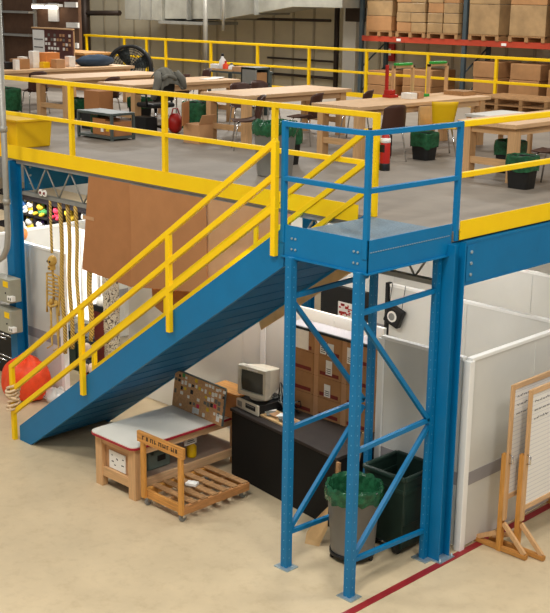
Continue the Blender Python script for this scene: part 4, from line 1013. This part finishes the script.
MB().box2((gx0, gy0, gz), (gx1, gy0 + .04, gz + .93)).build('side_panel', 'grey', gc); MB().box2((gx0, gy1 - .04, gz), (gx1, gy1, gz + .93)).build('side_panel', 'greydark', gc); MB().box2((gx0, gy0, gz + .9), (gx1, gy1, gz + .94)).build('top', 'greydark', gc); MB().box2((gx0, gy0, gz + .6), (gx1, gy1, gz + .63)).build('shelf', 'greydark', gc); MB().box2((gx0, gy0, gz), (gx0 + .03, gy1, gz + .93)).build('back_panel', 'greydark', gc)
box_t('cardboard_box', (-9.95, 6.56, Z + .63), (-9.62, 6.84, Z + .84), 'brown box inside the open tool cabinet', 'card3')
for k in range(3):
    o = MB().box((-9.5 - k * .06, 5.2 + k * .16, TZ + .006 + .004 * k), (.22, .3, .006), .3 * k).build('paper_sheet', 'paper', None, (-9.5 - k * .06, 5.2 + k * .16, TZ))
    tag(o, ('white paper on the table behind the jacket chair, nearest sheet', 'white paper on the table behind the jacket chair, middle sheet', 'white paper on the table behind the jacket chair, farthest sheet')[k], 'paper', 'papers on the rear work table')
# left table clutter (farthest left table)
def fx_(u): return -14.05, 3.3 + u * 3.2
clut = [('orange_box', (-14.3, 3.55), (.3, .3, .22), 'orangep', 'orange box stacked low on the far left table'), ('cardboard_box', (-14.35, 3.6), (.28, .25, .0), 'card', ''),
        ('brown_box', (-14.0, 4.05), (.28, .3, .2), 'card3', 'brown box right of the orange box on the far left table'), ('white_canister', (-14.15, 4.5), (.16, .16, .34), 'paper', 'tall white canister on the far left table'),
        ('white_carton', (-14.35, 4.35), (.2, .12, .22), 'whitep', 'white carton left of the canister on the far left table'), ('orange_tray', (-14.2, 4.9), (.3, .35, .3), 'orangep', 'orange topped box on the far left table below the notice board'),
        ('tan_box', (-13.8, 4.85), (.2, .22, .18), 'card2', 'small tan box in front of the orange topped box'), ('small_bottle', (-13.75, 3.8), (.1, .1, .2), 'paper', 'small white bottle at the near edge of the far left table'), ('black_case', (-14.1, 3.8), (.2, .2, .14), 'black', 'small black case between the orange and brown boxes'),
        ('yellow_box', (-14.0, 4.65), (.16, .16, .12), 'yellow2', 'small yellow box beside the tall white canister'), ('clear_jar', (-14.0, 5.3), (.16, .16, .22), 'whitep', 'pale jar beside the dark blue cloth on the far left table')]
for nm, (x, y), (w, d, h), mt, lb in clut:
    if not lb: continue
    box_t(nm, (x - w / 2, y - d / 2, TZ), (x + w / 2, y + d / 2, TZ + h), lb, mt, 'box', 'boxes on the far left table', nm == 'brown_box')
t = MB().ball((-14.0, 5.95, TZ + .1), (.2, .5, .14), 16, 9, .12, 4).build('work_cloth', 'bluecloth', None, (-14, 5.95, TZ)); tag(t, 'dark blue cloth heaped on the far left table', 'cloth')
# wooden cabinet left of the fan
t = thing('wooden_cabinet', 'brown wooden cabinet left of the drum fan', 'cabinet', (-17.4, 8.0, Z))
MB().box2((-18.4, 7.6, Z), (-16.6, 8.4, Z + .85)).build('body', 'card3', t); MB().box2((-18.45, 7.55, Z + .85), (-16.55, 8.45, Z + .9)).build('top', 'oakx', t); MB().box2((-18.3, 7.58, Z + .1), (-17.5, 7.6, Z + .8)).build('door', 'peg', t); MB().box2((-17.45, 7.58, Z + .1), (-16.7, 7.6, Z + .8)).build('door', 'card3', t)
# drum fan
fn = thing('drum_fan', 'large black drum fan standing behind the work tables', 'fan', (-15.9, 8.4, Z))
fc = V((-15.95, 8.45, Z + .56)); ax = V((.7, -.7, .05)).normalized(); e1 = V((.7, .7, 0)).normalized(); e2 = ax.cross(e1)
def ring(mb, r, th, off, n=36): return mb.path([fc + ax * off + e1 * r * math.cos(2 * PI * k / n) + e2 * r * math.sin(2 * PI * k / n) for k in range(n)], th, 6, True)
m = MB(); n = 36; vs = []
for (r, o) in ((.52, -.2), (.55, -.19), (.55, .19), (.52, .2), (.47, .19), (.47, -.19)):
    vs += [fc + ax * o + e1 * r * math.cos(2 * PI * k / n) + e2 * r * math.sin(2 * PI * k / n) for k in range(n)]
m.add(vs, [(i * n + k, i * n + (k + 1) % n, ((i + 1) % 6) * n + (k + 1) % n, ((i + 1) % 6) * n + k) for i in range(6) for k in range(n)], True); m.build('drum', 'black', fn)
m = MB()
for r in (.14, .2, .26, .32, .38, .44, .5): ring(m, r, .008, .17)
for k in range(24):
    a = 2 * PI * k / 24; m.tube(fc + ax * .17 + (e1 * math.cos(a) + e2 * math.sin(a)) * .08, fc + ax * .17 + (e1 * math.cos(a) + e2 * math.sin(a)) * .52, .007, 5)
m.build('guard', 'black', fn)
for k in range(4):
    a = 2 * PI * k / 4 + .4; p = []
    for (r, w) in ((.08, .06), (.28, .13), (.46, .16)):
        c = fc + (e1 * math.cos(a) + e2 * math.sin(a)) * r; tt = (-e1 * math.sin(a) + e2 * math.cos(a))
        p += [c - tt * w + ax * .05, c + tt * w - ax * .05]
    MB().add(p, [(0, 1, 3, 2), (2, 3, 5, 4)], True).build('blade', 'greydark', fn, solid=.008)
m = MB(); m.path([fc + ax * .1, fc + ax * .19], .09, 18); hb = m.build('hub', 'black', fn)
m = MB(); m.path([fc + ax * .19, fc + ax * .195], .05, 18); m.build('hub_badge', 'grey', hb)
for s in (-1, 1): MB().tube(fc + e1 * s * .56, V((fc.x + e1.x * s * .5, fc.y + e1.y * s * .5, Z)), .025).build('leg', 'black', fn)

# ------------------------------------------------------------------ rack with pallets
rk_ = thing('pallet_rack', 'steel pallet rack with orange beams beyond the far guardrail at right', 'rack', (-9.5, 13.6, 0))
for z, nm in ((4.98, 'beam'), (3.3, 'beam')):
    for y in (13.3, 14.3): MB().box2((-12.75, y, z - .11), (-3.5, y + .05, z + .02)).build(nm, 'rack', rk_)
for x in (-12.8, -9.64, -6.6, -3.6):
    for y in (13.31, 14.29):
        MB().box2((x - .05, y, 0), (x + .05, y + .08, 7.4)).build('upright', 'rackup', rk_)
    for z in (1, 2.2, 3.6, 4.2): MB().bar((x, 13.35, z), (x, 14.3, z + .6), .03, .03).build('brace', 'rackup', rk_)
for x in (-11.6, -8.55): MB().box2((x - .03, 13.29, 4.9), (x + .1, 13.3, 4.96)).build('beam_label', 'paper', rk_)
def pallet_load(x0, x1, z, rows, h, nx, lb, ny=2, y0=13.28, y1=14.25, mt='wrap', inset=0, seed=0):
    t = thing('pallet_load', lb, 'pallet load', ((x0 + x1) / 2, (y0 + y1) / 2, z), 'pallet loads on the rack')
    m = MB()
    m.box2((x0, y0, z + .1), (x1, y1, z + .125))
    for k in range(3):
        x = x0 + (x1 - x0 - .09) * k / 2; m.box2((x, y0, z), (x + .09, y1, z + .1))
    for k in range(4): y = y0 + (y1 - y0 - .1) * k / 3; m.box2((x0, y, z + .1), (x1, y + .1, z + .13))
    m.build('pallet', 'pallet', t)
    rn = random.Random(seed); zz = z + .131
    for r in range(rows):
        for i in range(nx):
            for j in range(ny):
                w = (x1 - x0) / nx; d = (y1 - y0) / ny; q = rn.uniform(-.012, .012)
                MB().box2((x0 + i * w + .006 + q, y0 + j * d + .006 + q, zz), (x0 + (i + 1) * w - .006 + q, y0 + (j + 1) * d - .006 + q, zz + h - .008)).build('carton', mt if rn.random() < .75 else 'card3', t, bevel=.012)
        zz += h
    return t
pallet_load(-12.6, -11.78, 5.0, 4, .36, 1, 'pallet of large wrapped cartons at the left end of the rack shelf', seed=1)
pallet_load(-11.66, -10.76, 5.0, 6, .23, 2, 'pallet of small shiny wrapped cartons second from the left on the rack', seed=2)
pallet_load(-10.7, -9.8, 5.0, 6, .23, 2, 'pallet of small wrapped cartons third from the left on the rack', seed=3)
pallet_load(-9.5, -8.66, 5.0, 2, .68, 1, 'pallet of tall wrapped cartons right of the rack upright', seed=4)
pallet_load(-8.4, -7.45, 5.0, 2, .68, 1, 'pallet of tall wrapped cartons second right of the rack upright', seed=5)
pallet_load(-7.3, -6.3, 5.0, 3, .45, 2, 'pallet of wrapped cartons at the right edge of the rack shelf', seed=6)
pallet_load(-9.3, -8.6, 3.32, 3, .36, 1, 'pallet of brown cartons on the lower rack level behind the guardrail', seed=7, mt='card3')
pallet_load(-8.3, -7.5, 3.32, 3, .36, 1, 'pallet of brown cartons on the lower rack level, second from the left', seed=8, mt='card3')
pallet_load(-7.3, -6.5, 3.32, 3, .33, 1, 'pallet of brown cartons on the lower rack level at the right edge', seed=9, mt='card3')
pallet_load(-11.4, -10.5, 3.32, 2, .4, 1, 'pallet of brown cartons on the lower rack level behind the wooden frames', seed=10, mt='card3')
pallet_load(-12.5, -11.7, 3.32, 2, .36, 1, 'pallet of brown cartons at the left of the lower rack level', seed=11, mt='card3')
# pallet stack on mezzanine right
for k in range(3):
    t = thing('wooden_pallet', ('bottom', 'middle', 'top')[k] + ' pallet of the low stack at the right rear of the mezzanine', 'pallet', (-6.2, 10.9, Z + k * .13), 'stacked wooden pallets')
    m = MB()
    for i in range(7): m.box2((-7.2, 10.3 + i * .17, Z + k * .13 + .1), (-5.4, 10.4 + i * .17, Z + k * .13 + .125))
    m.build('deck_boards', 'pallet', t); m = MB()
    for i in range(4): m.box2((-7.2 + i * .57, 10.3, Z + k * .13), (-7.12 + i * .57, 11.42, Z + k * .13 + .1))
    m.build('stringers', 'pallet', t)
t = thing('wall_sign', 'small red and white sign on the wall left of the rack', 'sign', (-12.2, 14.95, 4.5)); MB().box2((-13.35, 14.9, 4.3), (-13.0, 14.96, 4.75)).build('plate', 'red', t); MB().box2((-13.3, 14.89, 4.45), (-13.1, 14.9, 4.62)).build('pictogram', 'paper', t)

# ------------------------------------------------------------------ back wall services
du = thing('air_duct', 'large galvanised air duct along the top of the back wall', 'duct', (-18, 13, 5.2))
dy0_, dy1_ = 12.7, 13.9
MB().box2((-21.4, dy0_ - .1, 5.2), (-19.7, dy1_, 7.2)).build('duct_section', 'duct', du, bevel=.01)
MB().prism([(-19.7, dy0_, 5.25), (-17.2, dy0_, 5.3), (-14.6, dy0_, 5.66), (-14.6, dy0_, 7.2), (-19.7, dy0_, 7.2)], (0, 1.2, 0)).build('duct_section', 'duct', du, bevel=.01)
MB().box2((-14.6, dy0_, 5.66), (-12.9, dy1_, 7.2)).build('duct_section', 'duct', du, bevel=.01)
for x in (-20.7, -20.2, -18.6, -17.2, -15.9): MB().box2((x, dy0_ - .13, {-18.6: 5.24, -17.2: 5.28, -15.9: 5.44}.get(x, 5.2)), (x + .05, dy1_, 7.2)).build('flange', 'steel', du)
MB().box2((-19.8, dy0_ - .15, 5.12), (-17.9, dy1_, 5.2)).build('bottom_ledge', 'steel', du)
def pipe(pts, r, lb, mt='pipe'): tag(MB().path(pts, r, 10).build('wall_pipe', mt, None, pts[0]), lb, 'pipe', 'pipes on the back wall')
pipe([(-24.6, 13.5, 3.0), (-24.6, 13.5, 6.5)], .16, 'thick dark vertical pipe on the back wall left of the duct')
pipe([(-24.6, 13.6, 5.9), (-21.6, 13.6, 5.95)], .13, 'dark horizontal pipe at the top left of the back wall')
pipe([(-25.5, 13.5, 5.3), (-22.8, 13.5, 5.35)], .08, 'thin dark horizontal pipe below the thick one')
pipe([(-17.5, 12.3, 3.7), (-17.5, 12.3, 6.6)], .06, 'grey vertical pipe before the duct, at the far guardrail', 'greypipe')
pipe([(-16.9, 12.4, 5.0), (-16.9, 12.4, 6.6)], .04, 'short grey hanging conduit right of the vertical pipe', 'greypipe')
pipe([(-14.85, 14.7, 2.0), (-14.85, 14.7, 6.6)], .07, 'dark vertical wall pipe left of the light column')
pipe([(-17.6, 14.8, 4.55), (-14.9, 14.8, 4.55)], .03, 'upper thin dark wall pipe behind the far guardrail')
pipe([(-17.6, 14.8, 4.2), (-14.9, 14.8, 4.2)], .03, 'second thin dark wall pipe behind the far guardrail')
pipe([(-17.6, 14.8, 3.75), (-14.9, 14.8, 3.75)], .04, 'lowest thin dark wall pipe behind the far guardrail')
pipe([(-22.5, 14.6, 5.25), (-15.0, 14.6, 5.3)], .04, 'dark pipe run below the duct')
t = thing('wall_column', 'light steel building column on the back wall left of the pallet rack', 'column', (-14.2, 14.6, 0))
MB().box2((-14.45, 14.5, 0), (-14.0, 14.55, 6.6)).build('flange', 'panel', t); MB().box2((-14.45, 14.9, 0), (-14.0, 14.95, 6.6)).build('flange', 'panel', t); MB().box2((-14.25, 14.55, 0), (-14.2, 14.9, 6.6)).build('web', 'panel', t)
t = thing('junction_box', 'dark box at the top of the light wall column', 'electrical box', (-13.85, 14.4, 5.3)); MB().box2((-14.2, 14.28, 5.3), (-13.65, 14.5, 5.85)).build('box', 'pipe', t, bevel=.02); MB().tube((-13.8, 14.4, 5.85), (-13.8, 14.4, 6.6), .04).build('conduit', 'pipe', t)
# pegboard unit at far left
pg = thing('pegboard_wall', 'brown pegboard storage wall at the far left of the mezzanine', 'storage wall', (-23, 9.6, Z))
MB().box2((-27, 10.2, Z), (-20.4, 10.3, 6.8)).build('board', 'peg', pg)
for z in (4.7, 5.35): MB().box2((-24.3, 9.9, z), (-22.4, 10.2, z + .06)).build('shelf', 'greypipe', pg)
for x in (-24.2, -22.45): MB().box2((x - .04, 10.12, Z), (x + .04, 10.2, 6.6)).build('standard', 'greypipe', pg)
def on_wall(nm, x, z, w, h, mt, lb, cat):
    return tag(MB().box2((x, 10.13, z), (x + w, 10.19, z + h)).build(nm, mt, None, (x, 10.16, z)), lb, cat)
on_wall('paper_sheet', -21.75, 5.15, .45, .5, 'paper', 'white sheet pinned high on the brown storage wall', 'paper')
on_wall('red_poster', -21.6, 5.7, .8, .5, 'maroon', 'dark red poster at the top of the brown storage wall', 'poster')
lt = thing('tube_light', 'lit tube light fixture on the brown storage wall', 'light', (-21.6, 9.9, 5.5)); MB().box2((-22.3, 9.95, 5.55), (-21.0, 10.12, 5.63)).build('housing', 'white', lt)
for k in range(2): MB().box2((-22.25 + k * .65, 9.93, 5.5), (-21.7 + k * .65, 9.98, 5.57)).build('tube', 'lamp', lt)
for k, (x, z) in enumerate(((-20.95, 5.55), (-20.9, 5.0), (-20.95, 4.45))):
    on_wall('label_holder', x, z, .55, .14, 'paper', ('upper', 'middle', 'lower')[k] + ' white label holder at the right end of the storage wall', 'label')
nb = thing('notice_board', 'dark red notice board with white sheets and small patches at the far left', 'notice board', (-15.6, 6.4, Z + .78))
na = V((-16.6, 6.3, 4.55)); nw = 1.75
Rn = Matrix.Rotation(0, 3, 'Z')
MB().box2((-16.85, 6.3, 4.45), (-15.3, 6.34, 5.14)).build('board', 'maroon', nb); MB().box2((-16.87, 6.28, 5.13), (-15.28, 6.36, 5.16)).build('top_edge', 'woodx', nb)
ps = MB().box2((-16.83, 6.285, 4.5), (-16.38, 6.3, 5.1)).build('sheet', 'paper', nb); k2 = MB(); k2.box2((-16.78, 6.28, 4.88), (-16.42, 6.285, 4.9)); k2.box2((-16.78, 6.28, 4.7), (-16.42, 6.285, 4.72)); k2.build('ruled_lines', 'ink', ps)
rp = random.Random(2)
for i in range(9):
    for j in range(5):
        if rp.random() < .7: MB().box((-16.3 + i * .115, 6.29, 4.6 + j * .1), (.06, .02, .06)).build('patch', rp.choice(['whitep', 'whitep', 'jacket', 'card2']), nb)
for x in (-16.7, -15.4): MB().box2((x, 6.34, Z), (x + .06, 6.4, 5.1)).build('stand_leg', 'wood', nb)

# ------------------------------------------------------------------ camera
f_ = 1173.546; cp_ = V((6.9728, -9.6772, 5.9448))
fw = V((-.678701, .688227, -.256336)); rr = V((.709565, .704523, .012831)); uu = V((-.189426, .173179, .966502))
cd = bpy.data.cameras.new('camera'); cam = bpy.data.objects.new('camera', cd); COL.objects.link(cam)
R = Matrix((rr, uu, -fw)).transposed().to_4x4(); R.translation = cp_
cam.matrix_world = R
cd.sensor_fit = 'HORIZONTAL'; cd.sensor_width = 36; cd.lens = 36 * f_ / 550; cd.clip_end = 200
C.camera = cam

# ------------------------------------------------------------------ light
w = bpy.data.worlds.new('world'); C.world = w; w.use_nodes = True
w.node_tree.nodes['Background'].inputs[0].default_value = (1, .975, .94, 1); w.node_tree.nodes['Background'].inputs[1].default_value = .3
def area(name, loc, size, power, col=(1, .965, .9), rot=(0, 0, 0), sy=None):    # unseen downward area lamp, no fixture
    l = bpy.data.lights.new(name, 'AREA'); l.shape = 'RECTANGLE'; l.size = size; l.size_y = sy or size; l.energy = power; l.color = col
    o = bpy.data.objects.new(name, l); COL.objects.link(o); o.location = loc; o.rotation_euler = rot; return o
# high bay ceiling lamps
for x, y, p in ((1.5, -6, 430), (6.5, -4, 380), (-5.5, -5.5, 300), (3.5, 2.5, 240), (-10, -4, 180)):
    area('bay_and_fill_lamp', (x, y, 9.0), 1.4, p)
for x, y, p in ((-3, 5, 95), (-9, 5, 95), (-15, 6, 150), (-7, 10.5, 200), (-14, 11.5, 420), (-20, 11, 380)):  # rearmost lamps are unseen fill added to brighten the back wall
    area('bay_and_fill_lamp', (x, y, 8.8), 1.2, p)
# strip lamps under the deck, plus unseen fill added to lift dark walls and cartons
for x, y, p in ((-2.2, 3.2, 26), (-5.8, 3.0, 45), (-10.4, 1.6, 70), (-4, 8, 90), (-1.2, 1.3, 13), (-7.9, .8, 26), (-4.6, .5, 24), (-2.2, -.3, 30), (-2.4, .55, 30), (-13, 8.5, 160), (-19, 9, 160)):
    area('strip_and_fill_lamp', (x, y, 3.0), 1.2, p, (1, .98, .95), sy=.2)
C.view_settings.view_transform = 'Standard'; C.view_settings.look = 'None'; C.view_settings.exposure = 0; C.view_settings.gamma = 1
